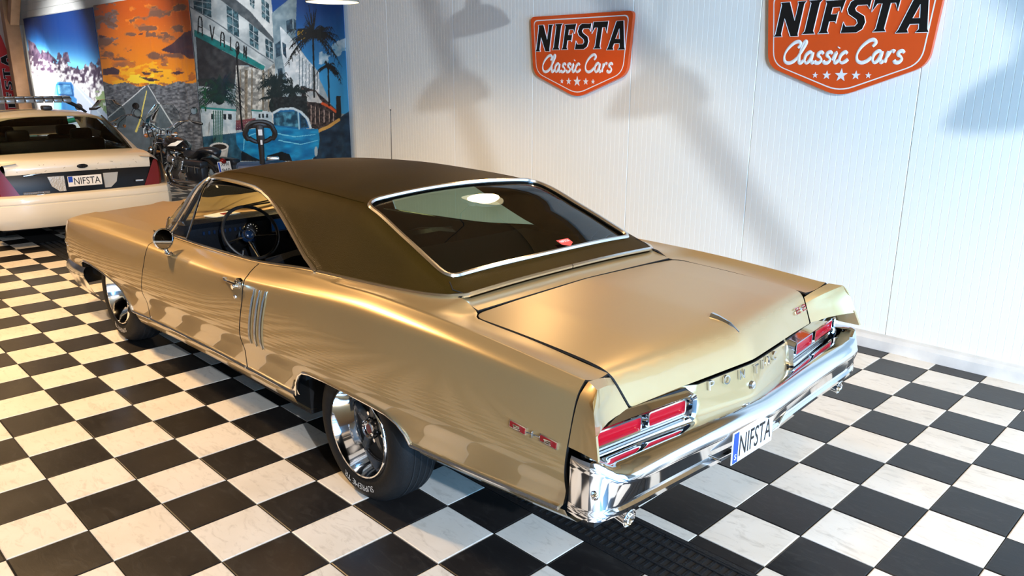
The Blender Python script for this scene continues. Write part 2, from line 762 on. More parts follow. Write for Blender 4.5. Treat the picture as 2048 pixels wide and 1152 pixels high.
# clapboard strip above the banners
M['board'] = pm('white_clapboard', (.72, .72, .68), .6)
cb = empty('trim_1', (0, WALL_Y - .03, 0))
tag(cb, 'white horizontal clapboards above the printed banners', 'trim', kind='structure')
bd = MB().prism([(0, 0), (.022, 0), (.008, .148), (0, .148)], (0, 0, 0), (0, -1, 0), (0, 0, 1), -11.6).data('clapboard', M['board'], smooth=False)
for k in range(5):
    o = link('clapboard', bd, cb)
    o.location = (-19.5, .028, 3.0 + k * .15)

# end wall, ceiling, walls behind the camera
M['endwall'] = pm('pale_end_wall', (.66, .52, .46), .6)
ew = MB().box((X_END - .05, (Y_LEFT + WALL_Y) / 2, CEIL / 2), (.1, WALL_Y - Y_LEFT, CEIL)).build('wall_back', M['wall_seam'], smooth=False)
tag(ew, 'pale ribbed end wall behind the police sedan', 'wall', kind='structure')
pe = mesh('wall_panel', *panel_geo(PW, CEIL, 8), M['endwall'])
yy = WALL_Y
while yy > Y_LEFT + .2:
    o = link('wall_panel', pe, ew)
    o.rotation_euler = (0, 0, rad(90))
    o.location = (X_END + .012, yy - PW, 0)
    yy -= PW
M['ceil'] = pm('wooden_ceiling_boards', (.36, .21, .085), .6)
ce = MB()
ce.loft([[(x_, y_, ceil_z(y_) + dz) for y_, dz in ((Y_LEFT, 0), (WALL_Y + .1, 0), (WALL_Y + .1, .1), (Y_LEFT, .1))] for x_ in (X_END, X_BACK)], closed=True, cap=True)
ce = ce.build('ceiling', M['ceil'], smooth=False)
tag(ce, 'pale boarded ceiling over the showroom', 'ceiling', kind='structure')
M['farwall'] = pm('grey_side_wall', (.30, .29, .27), .7)
lw = MB().box(((X_END + X_BACK) / 2, Y_LEFT - .05, CEIL / 2), (X_BACK - X_END, .1, CEIL)).build('wall_left', M['farwall'], smooth=False)
tag(lw, 'grey side wall on the left of the showroom', 'wall', kind='structure')
# front wall behind the camera with the gate opening and a high window
fw = MB()
for (y0, y1, z0, z1) in ((-6, -2.8, 0, CEIL), (3.7, 4.86, 0, 3.9), (-2.8, 3.7, 3.0, 3.6), (-1.2, 3.7, 3.6, 4.3), (-2.8, -1.2, 4.5, 4.75)):
    fw.box((X_BACK + .05, (y0 + y1) / 2, (z0 + z1) / 2), (.1, y1 - y0, z1 - z0))
tag(fw.build('wall_front', M['farwall'], smooth=False), 'grey gable wall with an open vehicle gate', 'wall', kind='structure')

# glulam wall plate under the eaves, above the picture
M['glulam'] = pm('dark_glulam', (.30, .155, .05), .5, vary=(5, .7, (.20, .10, .03)))
tag(MB().box((3.2, WALL_Y - .09, 3.32), (13.3, .14, .82), .01).build('trim_5', M['glulam'], smooth=False), 'brown timber wall plate under the eaves', 'trim', kind='structure')
# ------------------------------------------------------------------ the gold hardtop coupe
# local frame: x rearwards from the rear axle, y to the passenger side, z up
M['gold'] = pm('champagne_gold_paint', (.50, .37, .18), .36, .62, coat=.9, coat_rough=.03, vary=(1.6, .6, (.47, .335, .16)))
# upward faces are dull and oxidised, the flanks still polished
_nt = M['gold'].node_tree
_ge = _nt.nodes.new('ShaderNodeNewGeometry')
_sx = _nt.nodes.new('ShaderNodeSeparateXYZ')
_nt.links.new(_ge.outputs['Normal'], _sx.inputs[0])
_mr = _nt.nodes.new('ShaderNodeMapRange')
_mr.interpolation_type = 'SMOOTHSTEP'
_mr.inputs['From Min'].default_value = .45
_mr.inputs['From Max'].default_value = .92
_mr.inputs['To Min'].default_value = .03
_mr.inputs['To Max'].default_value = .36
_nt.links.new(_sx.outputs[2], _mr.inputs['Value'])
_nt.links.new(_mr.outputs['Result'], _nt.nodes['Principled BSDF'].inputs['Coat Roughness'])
M['vinyl'] = pm('brown_vinyl_roof', (.032, .019, .0015), .45, spec=.09, bump=(420, .35), vary=(3.0, .7, (.020, .012, .001)))
M['headliner'] = pm('dark_trim', (.012, .011, .010), .7)
M['tint'] = glass('green_tinted_glass', (.22, .36, .32), .9, .01, 1.65)
M['clear'] = glass('clear_glass', (.80, .90, .86), .9, .01, 1.5)
M['red_lens'] = pm('red_lens', (.32, .001, .010), .18, spec=.2, emit=(.7, .0, .03), estr=.03)
M['red_enamel'] = pm('red_enamel', (.25, .008, .012), .3)
M['blue_dial'] = pm('blue_dial', (.006, .03, .10), .3, emit=(.02, .22, .75), estr=.03)
M['grey_spoke'] = pm('grey_spoke', (.10, .105, .115), .22, .6)

car = empty('hardtop_coupe', (1.82, 1.889, 0))
tag(car, 'gold two-door hardtop coupe with dark brown vinyl roof, parked in the foreground', 'car')

# section control curves: A crest, B shoulder crease, Mx widest, Lw lower sweep, E lower edge
hA = pchip([-4.2, -3.9, -3.4, -2.9, -2.4, -2.0, -.95, -.41, -.1, .2, .54, 1.31, 1.5], [.74, .79, .80, .80, .805, .81, .815, .835, .86, .866, .87, .87, .865])
zA = pchip([-4.2, -3.9, -3.4, -2.9, -2.4, -2.0, -1.07, -.7, -.41, -.1, .2, .54, 1.31, 1.5], [.785, .812, .85, .868, .882, .893, .928, .955, .985, 1.0, 1.012, 1.008, .965, .948])
hB = pchip([-4.2, -3.9, -3.4, -2.9, -2.2, -1.4, -.87, -.4, .1, .64, 1.07, 1.33, 1.5], [.85, .912, .922, .926, .932, .938, .950, .950, .940, .938, .929, .915, .902])
zB = pchip([-4.2, -3.9, -2.9, -2.2, -1.4, -.87, -.5, .1, .64, 1.07, 1.33, 1.5], [.752, .773, .820, .843, .853, .887, .914, .955, .961, .946, .925, .910])
hM = pchip([-4.2, -3.9, -3, -2, -1, -.4, .1, .75, 1.33, 1.5], [.89, .948, .982, .993, .999, 1.005, 1.006, .995, .970, .956])
zM = pchip([-4.2, -3, -2, -1, 0, 1.5], [.57, .58, .60, .635, .67, .70])
hL = pchip([-4.2, -3.9, -2.5, -1, .1, 1.4], [.89, .935, .95, .965, .965, .945])
zL = pchip([-4.2, -2.5, -1, .1, 1.4], [.46, .46, .50, .53, .585])
hE = pchip([-4.2, -3.9, -2.5, 1.4], [.88, .925, .93, .93])
zE = pchip([-4.2, -2.67, -2.3, -.97, -.45, .46, 1.28, 1.5], [.31, .322, .343, .380, .384, .442, .506, .53])
hin = pchip([-4.2, -2.45, -2.3, -.42, 0, .3, .42, .49, .58, .64, 1.5], [.70, .70, .79, .80, .785, .748, .70, .668, .668, .716, .722])
LIDC = [(.59, 1.003), (.8, .998), (1.0, .99), (1.2, .977), (1.31, .962), (1.362, .944), (1.395, .914), (1.42, .879), (1.446, .834)]
lid_len = [0]
for _i in range(1, len(LIDC)):
    lid_len.append(lid_len[-1] + math.hypot(LIDC[_i][0] - LIDC[_i - 1][0], LIDC[_i][1] - LIDC[_i - 1][1]))
lid_x = pchip(lid_len, [p[0] for p in LIDC])
lid_z = pchip(lid_len, [p[1] for p in LIDC])
LS = lid_len[-1]
soft = lambda h, k=.02: math.sqrt(h * h + k * k) - k


def lid(s, y):
    h = abs(y)
    x, z = lid_x(s), lid_z(s)
    w = min(max((x - 1.22) / .226, 0), 1)
    w = w * w * (3 - 2 * w)
    return (x - .13 * soft(h) * w, y, z - .028 * soft(h) - .02 * max(0, h - .45))


zin = pchip([-4.2, -3.4, -2.45, -2.2, -1.07, -.41, 0, .3, .49, .6, .94, 1.3, 1.5], [.80, .865, .893, .895, .930, .99, 1.01, 1.02, 1.022, .982, .966, .938, .925])


def side(x, t, sg=-1):
    """t -0.4..0 top shelf, 0 A, .25 B, .5 M, .75 L, 1 E"""
    if t < 0:
        u = t / -.4
        h0, h1 = hA(x), hin(x)
        z0, z1 = zA(x), zin(x)
        return (x, sg * (h0 + (h1 - h0) * u), z0 + (z1 - z0) * u - .010 * math.sin(math.pi * min(u, 1)) * (1 if x > -.2 else 0))
    T = (0, .25, .5, .75, 1)
    H = (hA(x), hB(x), hM(x), hL(x), hE(x))
    Zz = (zA(x), zB(x), zM(x), zL(x), zE(x))
    return (x, sg * sect(T, H, t), sect(T, Zz, t))


def sect(T, V, t):
    # C1 cubic through five knots
    n = len(T)
    i = min(int(t / .25), n - 2)
    h = .25
    d = [(V[k + 1] - V[k]) / h for k in range(n - 1)]
    m = [d[0]]
    for k in range(1, n - 1):
        m.append(0 if d[k - 1] * d[k] <= 0 else 2 * d[k - 1] * d[k] / (d[k - 1] + d[k]))
    m.append(d[-1])
    u = (t - T[i]) / h
    return V[i] * (1 + 2 * u) * (1 - u) ** 2 + m[i] * h * u * (1 - u) ** 2 + V[i + 1] * u * u * (3 - 2 * u) + m[i + 1] * h * u * u * (u - 1)


def tz(x, z):
    lo, hi = 0.0, 1.15
    for _ in range(30):
        md = (lo + hi) / 2
        if side(x, md)[2] > z:
            lo = md
        else:
            hi = md
    return (lo + hi) / 2


def xz(pts):
    return [(x, tz(x, z)) for x, z in pts]


def on_side(x, z, sg=-1, off=0.0):
    p = side(x, tz(x, z), sg)
    return Vector((p[0], p[1] + sg * off, p[2]))


def lowz(x0, x1, n=12):
    return [(x0 + (x1 - x0) * i / n, 1.0) for i in range(n + 1)]


RARCH = [(-.452, .384), (-.40, .47), (-.345, .526), (-.29, .558), (-.215, .574), (-.08, .580), (.074, .578), (.25, .572), (.36, .561), (.42, .535), (.455, .495), (.468, .442)]
FARCH = [(-3.66, .36), (-3.66, .44), (-3.60, .51), (-3.48, .543), (-3.3, .55), (-3.05, .535), (-2.88, .50), (-2.76, .45), (-2.69, .38), (-2.665, .322)]
FSEAM = [(-2.29, .905), (-2.245, .853), (-2.224, .836), (-2.222, .75), (-2.237, .657), (-2.28, .52), (-2.336, .348)]
RSEAM = [(-1.07, .95), (-.96, .925), (-.885, .905), (-.862, .85), (-.852, .79), (-.856, .74), (-.875, .62), (-.902, .507), (-.97, .381)]


def seam_t(S, dx=0.0):
    """seam points in (x,t); the first lies on the shelf"""
    return [(S[0][0] + dx, -.4)] + [(x + dx, tz(x, z)) for x, z in S[1:]]


g = .0052
EDGE = []
_s0 = LS * .5
while lid(_s0, .712)[0] < 1.30:
    _s0 += .002
for _s in (_s0, _s0 + .035, _s0 + .06, _s0 + .085, LS - .04, LS):
    _w = min(max((_s - LS * .80) / (LS * .20), 0), 1)
    EDGE.append(Vector(lid(_s, .712 - .044 * _w)) + Vector((0, .008, 0)))
EDGE += [EDGE[-1] + Vector((.004, .004, -.03)), EDGE[-1] + Vector((.008, .004, -.06))]
for sg in (-1, 1):
    mp = lambda x, t, sg=sg: side(x, t, sg)
    fl = sg < 0
    K = dict(step=.024, sx=1.0, sy=.62, mat=M['gold'], parent=car, thick=.014, flip=fl, edge=.022)
    # front fender
    fs = seam_t(FSEAM, -g)
    front = xz([(-4.10, .47), (-4.125, .56), (-4.12, .68), (-4.105, .74)]) + [(-4.09, .22), (-4.05, 0), (-3.98, -.2), (-3.95, -.4)]
    low = [(p[0], 1.0) for p in [(-2.5, 0), (-2.6, 0)]]
    arch = xz(FARCH[::-1])
    ol = front + [(-2.29 - g, -.4)] + fs[1:] + low + [(-2.665, 1.0)] + arch[1:-1] + xz([(-3.66, .40), (-3.9, .44)])
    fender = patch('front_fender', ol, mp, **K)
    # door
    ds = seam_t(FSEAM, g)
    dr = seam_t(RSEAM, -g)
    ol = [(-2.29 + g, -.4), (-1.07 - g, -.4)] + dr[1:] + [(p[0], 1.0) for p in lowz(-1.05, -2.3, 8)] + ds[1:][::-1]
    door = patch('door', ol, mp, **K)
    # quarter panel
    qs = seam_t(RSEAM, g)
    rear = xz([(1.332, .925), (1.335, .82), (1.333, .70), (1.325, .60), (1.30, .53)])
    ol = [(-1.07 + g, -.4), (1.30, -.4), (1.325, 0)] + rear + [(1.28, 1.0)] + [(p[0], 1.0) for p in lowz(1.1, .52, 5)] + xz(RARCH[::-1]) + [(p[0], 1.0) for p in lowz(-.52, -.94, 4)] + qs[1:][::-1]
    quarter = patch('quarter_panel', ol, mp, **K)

    # bright mouldings
    def strip(name, pts, r, par, off=.003, n=6, fl_=.6):
        return MB().tube([on_side(x, z, sg, off) for x, z in pts], r, n, flat=1.0).build(name, M['trim'], par)
    R1 = resample(RARCH, .04, False)
    strip('arch_moulding', R1, .006, quarter, .004)
    strip('arch_moulding', resample(FARCH[2:], .04, False), .006, fender, .004)
    strip('sill_moulding', [(.47 + k * .81 / 14, zE(.47 + k * .81 / 14) + .004) for k in range(15)], .0085, quarter, .004)
    strip('sill_moulding', [(-.965 + k * .5 / 8, zE(-.965 + k * .5 / 8) + .004) for k in range(9)], .0085, quarter, .004)
    strip('sill_moulding', [(-2.325 + k * 1.345 / 16, zE(-2.325 + k * 1.345 / 16) + .004) for k in range(17)], .0085, door, .004)
    strip('sill_moulding', [(-2.655 + k * .31 / 6, zE(-2.655 + k * .31 / 6) + .004) for k in range(7)], .0085, fender, .004)
    # small bright spear head at the rear of each wheel opening
    for x0, x1, par in ((-.50, -.415, quarter), ):
        sp = MB()
        sp.loft([[on_side(x0 + (x1 - x0) * u, zE(x0) + .012 + .09 * u * w, sg, .006 * (1 - abs(2 * w - 1)) + .002) for w in (0, .5, 1)] for u in (0, .4, .8, 1)])
        sp.build('arch_tip', M['chrome'], par)
    # gill louvres in the quarter
    for (a, b, c) in (((-.732, .874), (-.745, .727), (-.756, .588)), ((-.676, .878), (-.687, .73), (-.697, .589)), ((-.619, .884), (-.635, .732), (-.638, .586))):
        pts = [a] + [(b[0] + (a[0] - b[0]) * u, b[1] + (a[1] - b[1]) * u) for u in (.66, .33)] + [b] + [(c[0] + (b[0] - c[0]) * u, c[1] + (b[1] - c[1]) * u) for u in (.75, .5, .25)] + [c]
        lo = MB().tube([on_side(x, z, sg, .004) for x, z in pts], [.003, .008, .008, .008, .008, .008, .007, .003], 6)
        lo.build('gill_louvre', M['chrome_dull'], quarter)
        sh = MB().tube([on_side(x + .016, z, sg, -.001) for x, z in pts], [.002, .006, .006, .006, .006, .006, .005, .002], 6)
        sh.build('gill_slot', M['gold'], quarter)
    # door handle and lock
    hd = MB()
    p0, p1 = on_side(-1.075, .868, sg, .022), on_side(-.875, .872, sg, .03)
    hd.tube([p0, p0.lerp(p1, .4) + Vector((0, sg * .016, .004)), p1], [.004, .009, .012], 8, flat=.6)
    hd.lathe([(0, -.01), (.027, -.01), (.03, .006), (.022, .016), (0, .018)], on_side(-.905, .868, sg, .004), (0, sg, 0), 16)
    hd.cyl(on_side(-.905, .858, sg, .006), on_side(-.905, .855, sg, .04), .013, 12)
    hd.tube([on_side(-1.07, .862, sg, .0), p0], .005, 6)
    hd.build('door_handle', M['chrome'], door)
    MB().lathe([(0, .008), (.007, .008), (.012, .006), (.014, 0)], on_side(-.93, .795, sg, .0), (0, sg, 0), 12).build('door_lock', M['chrome'], door)
    # number badge on the quarter: two framed plates joined by a bar
    bd = MB()
    bx = [1.09, 1.165, 1.225, 1.30]
    zc_ = [.770, .762, .763, .755]

    def plaque(m_, xa, xb, za, zb, hgt, off, th):
        P = [on_side(xa, za - hgt, sg, off), on_side(xb, zb - hgt, sg, off), on_side(xb, zb + hgt, sg, off), on_side(xa, za + hgt, sg, off)]
        Q = [p + Vector((0, sg * th, 0)) for p in P]
        f = [(0, 1, 2, 3), (4, 5, 6, 7), (0, 1, 5, 4), (1, 2, 6, 5), (2, 3, 7, 6), (3, 0, 4, 7)]
        m_.add(P + Q, f)
    for i in (0, 2):
        b2 = MB()
        b3 = MB()
        plaque(bd, bx[i], bx[i + 1], zc_[i], zc_[i + 1], .0125, .0, .005)
        plaque(b2, bx[i] + .004, bx[i + 1] - .004, zc_[i], zc_[i + 1], .0088, .003, .004)
        xm = (bx[i] + bx[i + 1]) / 2
        zm_ = (zc_[i] + zc_[i + 1]) / 2
        s_ = .010
        dig = [(-.018, .005), (.014, .005), (.014, 0), (-.014, 0), (-.014, -.005), (.018, -.005)]
        b3.tube([on_side(xm + a_ * .9, zm_ + b_, sg, .009) for a_, b_ in dig], .0022, 5)
        b2.build('badge_enamel', M['red_enamel'], quarter, smooth=False)
        b3.build('badge_numeral', M['chrome'], quarter)
    bd.tube([on_side(bx[1], zc_[1], sg, .004), on_side(bx[2], zc_[2], sg, .004)], .003, 6)
    bd.tube([on_side(1.195, .752, sg, .005), on_side(1.195, .774, sg, .005)], .004, 6)
    bdo = bd.build('number_badge', M['chrome'], quarter, angle=20)
    # script on the front fender
    sc_ = MB()
    px_ = [(-4.05, .60), (-4.03, .625), (-4.02, .60), (-4.0, .615), (-3.985, .60), (-3.965, .62), (-3.95, .603), (-3.93, .61)]
    sc_.tube([on_side(x, z, sg, .004) for x, z in px_], .0035, 5)
    sc_.tube([on_side(-4.06, .596, sg, .004), on_side(-3.90, .594, sg, .004)], .0025, 5)
    sc_.build('fender_script', M['chrome'], fender)
    # rocker panel below the moulding
    rk = MB()
    rk.loft([[(x, sg * h, z) for h, z in ((.925, zE(x) - .002), (.925, zE(x) - .02), (.90, zE(x) - .075), (.85, zE(x) - .12), (.80, zE(x) - .13))] for x in [-2.62 + k * 2.12 / 10 for k in range(11)]])
    rk.build('rocker_panel', M['gold'], car)
    vl = MB()
    vl.loft([[(x, sg * h, z) for h, z in ((.925, zE(x) - .002), (.91, zE(x) - .03), (.86, zE(x) - .075), (.80, zE(x) - .085))] for x in [.50 + k * .80 / 6 for k in range(7)]])
    vl.build('lower_quarter', M['gold'], car)
    # tail extension of the rear fender
    ex = MB()
    Co = lambda z: (1.40 + .075 * (.955 - z) / .2, .925 + .05 * (.955 - z) / .2)
    zs = [.963, .95, .93, .90, .86, .82, .765]
    rows = []
    for z in zs:
        xt, ht = Co(z)
        x0 = 1.3395
        row = []
        for u in (0, .2, .4, .6, .8, .95, 1):
            x = x0 + (xt - x0) * u
            zz = min(z, zA(x) - .0003)
            p = side(x, tz(x, zz), sg)
            h = abs(p[1]) * (1 - u) + u * ht if z < .93 else abs(p[1]) * (1 - u * .5) + u * .5 * ht
            row.append((x, sg * h, zz))
        rows.append(row)
    ex.loft(rows)
    # top face: crest row to inner row along the lid gap
    top = []
    n = 6
    for i in range(n + 1):
        u = i / n
        a = Vector(rows[0][i])
        s_ = LS * .0
        b = EDGE[0].lerp(EDGE[1], u)
        b = Vector((b.x, sg * b.y, b.z))
        top.append([a.lerp(b, w) + Vector((0, 0, .004 * math.sin(math.pi * w))) for w in (0, .25, .5, .75, 1)])
    ex.loft(top)
    # rear-facing inner face down to the lamp, with lid gap on the inside
    inner = []
    Ci = [EDGE[1], EDGE[2], EDGE[3], EDGE[4], EDGE[5]]
    Cz = [.963, .93, .895, .86, .825]
    for (ci, z) in zip(Ci, Cz):
        xt, ht = Co(z)
        if z > .93:
            q = Vector(rows[0][-1])
        else:
            q = Vector((xt, sg * ht, z))
        c = Vector((ci[0], sg * ci[1], ci[2]))
        inner.append([q.lerp(c, w) - Vector((.022 * math.sin(math.pi * w), 0, 0)) * (1 if z < .93 else .4) for w in (0, .15, .3, .5, .7, .85, 1)])
    ex.loft(inner)
    fin = []
    for z in (.835, .80, .765):
        xt, ht = Co(z)
        fin.append([(xt, sg * ht, z), (xt - .002, sg * (ht - .012), z), (xt - .10, sg * (ht - .016), z)])
    ex.loft(fin)
    ex.build('fender_extension', M['gold'], car, angle=28)

# hood, cowl, tulip panel, trunk lid, rear panel


def hood_map(x, y):
    h = abs(y)
    zc = HZ(x)
    return (x, y, zc - (zc - zin(x)) * (h / .70) ** 2 - .012 * soft(h, .03) + .018 * math.exp(-((h - .12) / .05) ** 2) * max(0, min(1, (-3.0 - x) / .6)))


HZ = pchip([-4.2, -3.9, -3.4, -2.9, -2.4], [.80, .835, .882, .905, .915])
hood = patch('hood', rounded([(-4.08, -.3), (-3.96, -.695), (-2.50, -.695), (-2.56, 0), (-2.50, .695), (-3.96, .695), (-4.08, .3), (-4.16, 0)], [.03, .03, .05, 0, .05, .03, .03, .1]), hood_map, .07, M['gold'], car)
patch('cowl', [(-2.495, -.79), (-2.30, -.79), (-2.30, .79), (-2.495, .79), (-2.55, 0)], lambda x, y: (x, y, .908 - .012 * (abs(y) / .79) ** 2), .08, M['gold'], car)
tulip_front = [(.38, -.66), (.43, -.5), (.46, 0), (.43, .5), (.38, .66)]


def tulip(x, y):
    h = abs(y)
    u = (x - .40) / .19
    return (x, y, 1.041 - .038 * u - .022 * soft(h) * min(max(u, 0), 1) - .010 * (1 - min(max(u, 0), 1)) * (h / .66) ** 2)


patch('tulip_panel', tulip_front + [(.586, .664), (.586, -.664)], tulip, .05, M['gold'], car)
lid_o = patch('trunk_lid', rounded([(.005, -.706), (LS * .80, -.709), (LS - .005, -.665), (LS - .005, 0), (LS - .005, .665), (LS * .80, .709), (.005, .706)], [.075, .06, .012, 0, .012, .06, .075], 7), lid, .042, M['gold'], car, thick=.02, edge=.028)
# chrome spear on the lid centre line
sp = MB()
secs = []
for s_, w, hh in ((LS - .262, .002, .001), (LS - .255, .020, .014), (LS - .22, .012, .013), (LS - .17, .008, .009), (LS - .122, .003, .003)):
    p = Vector(lid(s_, 0))
    secs.append([p + Vector((0, -w, -.002)), p + Vector((0, -w * .4, hh)), p + Vector((0, w * .4, hh)), p + Vector((0, w, -.002))])
sp.loft(secs)
sp.build('lid_spear', M['chrome'], lid_o)
# number badge on the lid
nb = MB()
nr = MB()
sL = LS - .085


def lid_pt(y, dz, off=.004):
    s_ = sL - dz
    p = Vector(lid(s_, y))
    return p + Vector((.8, 0, .6)) * off


for y0 in (.545, .625):
    dig = [(y0, .013), (y0 + .042, .013), (y0 + .042, .002), (y0, -.002), (y0, -.013), (y0 + .044, -.013)]
    nb.tube([lid_pt(a, b, .005) for a, b in dig], .0042, 5)
    nr.tube([lid_pt(a, b, .0075) for a, b in dig], .0024, 5)
nb.tube([lid_pt(.598, 0, .006), lid_pt(.622, 0, .006)], .004, 5)
nb.tube([lid_pt(.607, .009, .006), lid_pt(.607, -.009, .006)], .004, 5)
nb.build('lid_badge', M['chrome'], lid_o)
nr.build('lid_badge_enamel', M['red_enamel'], lid_o)


def rearp(y, z):
    h = abs(y)
    k = min(max((h - .36) / .03, 0), 1)
    return (1.450 - .13 * soft(h) + .10 * (.83 - z) - .035 * k, y, z)


top_e = [(y, lid(LS, y)[2] - .007) for y in [-.66 + 1.32 * i / 20 for i in range(21)]]
rp = patch('rear_panel', top_e[::-1] + [(-.70, .80), (-.70, .64), (.70, .64), (.70, .80)], rearp, .05, M['gold'], car)
# letters and trunk lock on the rear panel
letters = 'PONTIAC'
ys = [-.268, -.180, -.090, .000, .060, .118, .185]
for ch, y in zip(letters, ys):
    h = .036
    mb = MB()
    w = {'I': .008, 'A': .032, 'O': .036, 'C': .034}.get(ch, .03)
    p = Vector(rearp(y, .785))
    q = Vector(rearp(y + .02, .785))
    ux = (q - p).normalized()
    text_on(mb, ch, p - ux * w / 2 + Vector((.002, 0, 0)), ux, Vector((-.1, 0, 1)).normalized(), w, h, .009)
    mb.build('badge_letter', M['chrome'], rp, smooth=False)
MB().lathe([(0, .012), (.006, .012), (.014, .010), (.018, .0)], Vector(rearp(-.02, .742)), (1, 0, .1), 14).build('trunk_lock', M['chrome'], rp)

# tail lamps
for sg in (-1, 1):
    fx = lambda h: 1.452 - .105 * (h - .1)
    bz = MB()

    def ring(h0, h1, z0, z1, r, n=5):
        return rounded([(h0, z0), (h1, z0), (h1, z1), (h0, z1)], r, n)
    ho = ring(.362, .905, .690, .817, .035)
    hi = ring(.388, .895, .710, .797, .025)
    mid = ring(.372, .90, .699, .807, .03)
    secs = [[(fx(h) - .03, sg * h, z) for h, z in ho], [(fx(h) + .012, sg * h, z) for h, z in mid], [(fx(h) + .006, sg * h, z) for h, z in hi], [(fx(h) - .028, sg * h, z) for h, z in hi]]
    bz.loft(secs, closed=True)
    bo = bz.build('tail_lamp', M['chrome'], car, angle=30)
    bk = MB()
    bk.prism([(h, z) for h, z in hi], (0, 0, 0), (0, 1, 0), (0, 0, 1), .001)
    bk.v = [Vector((fx(p.y) - .026 + p.x, sg * p.y, p.z)) for p in bk.v]
    bk.build('lamp_bed', M['chrome'], bo, smooth=False)
    for (a, b) in ((.425, .612), (.655, .875)):
        fr = ring(a - .006, b + .006, .735, .794, .014)
        fi = ring(a, b, .741, .788, .01)
        m_ = MB().loft([[(fx(h) - .026, sg * h, z) for h, z in fr], [(fx(h) + .003, sg * h, z) for h, z in fr], [(fx(h) + .003, sg * h, z) for h, z in fi], [(fx(h) - .012, sg * h, z) for h, z in fi]], closed=True)
        m_.build('lens_frame', M['chrome'], bo, angle=30)
        le = MB()
        nn = 14
        rows = []
        for i in range(nn + 1):
            h = a + (b - a) * i / nn
            rows.append([(fx(h) - .010 + .006 * math.sin(math.pi * w) + (.0016 if i % 2 else 0), sg * h, .741 + .047 * w) for w in (0, .15, .5, .85, 1)])
        le.loft(rows)
        le.build('red_lens', M['red_lens'], bo)
    rb = MB()
    for z in (.726, .716):
        rb.tube([(fx(h) - .016, sg * h, z) for h in (.40, .6, .89)], .005, 6)
    rb.build('lamp_bar', M['chrome_dull'], bo)

# rear bumper: V-nosed bar with tall wrapped ends
bp_ = MB()


def bump_sec(px, py, nx, ny, zt, zb, end):
    """profile at plan point with outward normal"""
    k = 1 - end
    pr = [(-.05, zt - .006), (-.012, zt), (.006 + .006 * k, zt - .003), (.010 + .028 * k, zt - .012 - .002 * k), (.012 + .044 * k, zt - .026), (.012 + .052 * k, zt - .045), (.012 + .050 * k, zt - .062),
          (.016 + .012 * k, zb + .045), (.018 + .010 * k, zb + .034), (.020 + .018 * k, zb + .026), (.020 + .014 * k, zb + .008), (.006, zb), (-.05, zb + .002)]
    return [(px + nx * a, py + ny * a, z) for a, z in pr]


path = [(1.345, .945, 0, 1, .742, .548, 1), (1.36, .962, 0, 1, .748, .545, 1), (1.40, .966, .1, .995, .75, .542, 1), (1.435, .962, .4, .92, .75, .541, 1), (1.452, .945, .85, .53, .748, .54, 1), (1.456, .925, 1, .1, .742, .54, .85), (1.456, .90, 1, .02, .728, .54, .5), (1.456, .86, 1, .08, .722, .538, .15),
        (1.457, .78, 1, .1, .718, .535, 0), (1.460, .6, 1, .1, .712, .53, 0), (1.466, .4, 1, .1, .704, .525, 0), (1.474, .2, 1, .12, .697, .52, 0), (1.483, .06, 1, .1, .693, .518, 0), (1.486, 0, 1, 0, .692, .516, 0)]
full = [(x, -y, nx, -ny, a, b, e) for x, y, nx, ny, a, b, e in path] + [p for p in path[::-1][1:]]
bp_.loft([bump_sec(*p) for p in full])
bumper = bp_.build('rear_bumper', M['chrome'], car, angle=35)
bk = MB()
for sg in (-1, 1):
    bk.lathe([(.0, .012), (.007, .011), (.011, .004), (.012, 0)], (1.46, sg * .968, .64), (.5, sg, 0), 10)
bk.build('bumper_bolt', M['chrome'], bumper)
# pointed license recess in the bumper
rc = MB()
poly = [(-.40, .60), (-.30, .645), (.10, .655), (.20, .60), (.12, .535), (-.30, .535)]
rim = MB()
cl = [Vector((1.520 - abs(y) * .05, y, z)) for y, z in poly]
rim.tube(cl, .006, 6, closed=True)
rim.build('plate_recess_rim', M['chrome'], bumper)
rc.prism(poly, (1.5, 0, 0), (0, 1, 0), (0, 0, 1), .002)
rc.v = [Vector((1.514 - abs(p.y) * .05 + (p.x - 1.5), p.y, p.z)) for p in rc.v]
rc.build('plate_recess', M['black'], bumper, smooth=False)
# license plate
lp = MB().box((1.545, -.143, .592), (.004, .30, .128), .0015).build('license_plate', M['plate'], car, smooth=False)
lt = MB()
text_on(lt, 'NIFSTA', (1.5472, -.243, .548), (0, 1, 0), (0, 0, 1), .235, .086, .0012)
lt.build('plate_lettering', M['blackpaint'], lp, smooth=False)
MB().box((1.5476, -.270, .592), (.001, .034, .12)).build('plate_band', M['plate_blue'], lp, smooth=False)
t_ = MB()
text_on(t_, 'S', (1.5482, -.277, .545), (0, 1, 0), (0, 0, 1), .014, .022, .0006)
t_.build('country_letter', M['white_paint'], lp, smooth=False)
br = MB()
br.box((1.525, -.143, .60), (.03, .1, .03))
br.build('plate_bracket', M['black'], lp, smooth=False)
for sg in (-1, 1):
    e_ = MB().lathe([(.0, -.10), (.026, -.10), (.030, 0), (.034, .004), (.030, .006), (.025, 0), (.024, -.08)], (1.47, sg * .80, .50), (1, 0, -.15), 16)
    e_.build('exhaust_tip', M['chrome'], car)

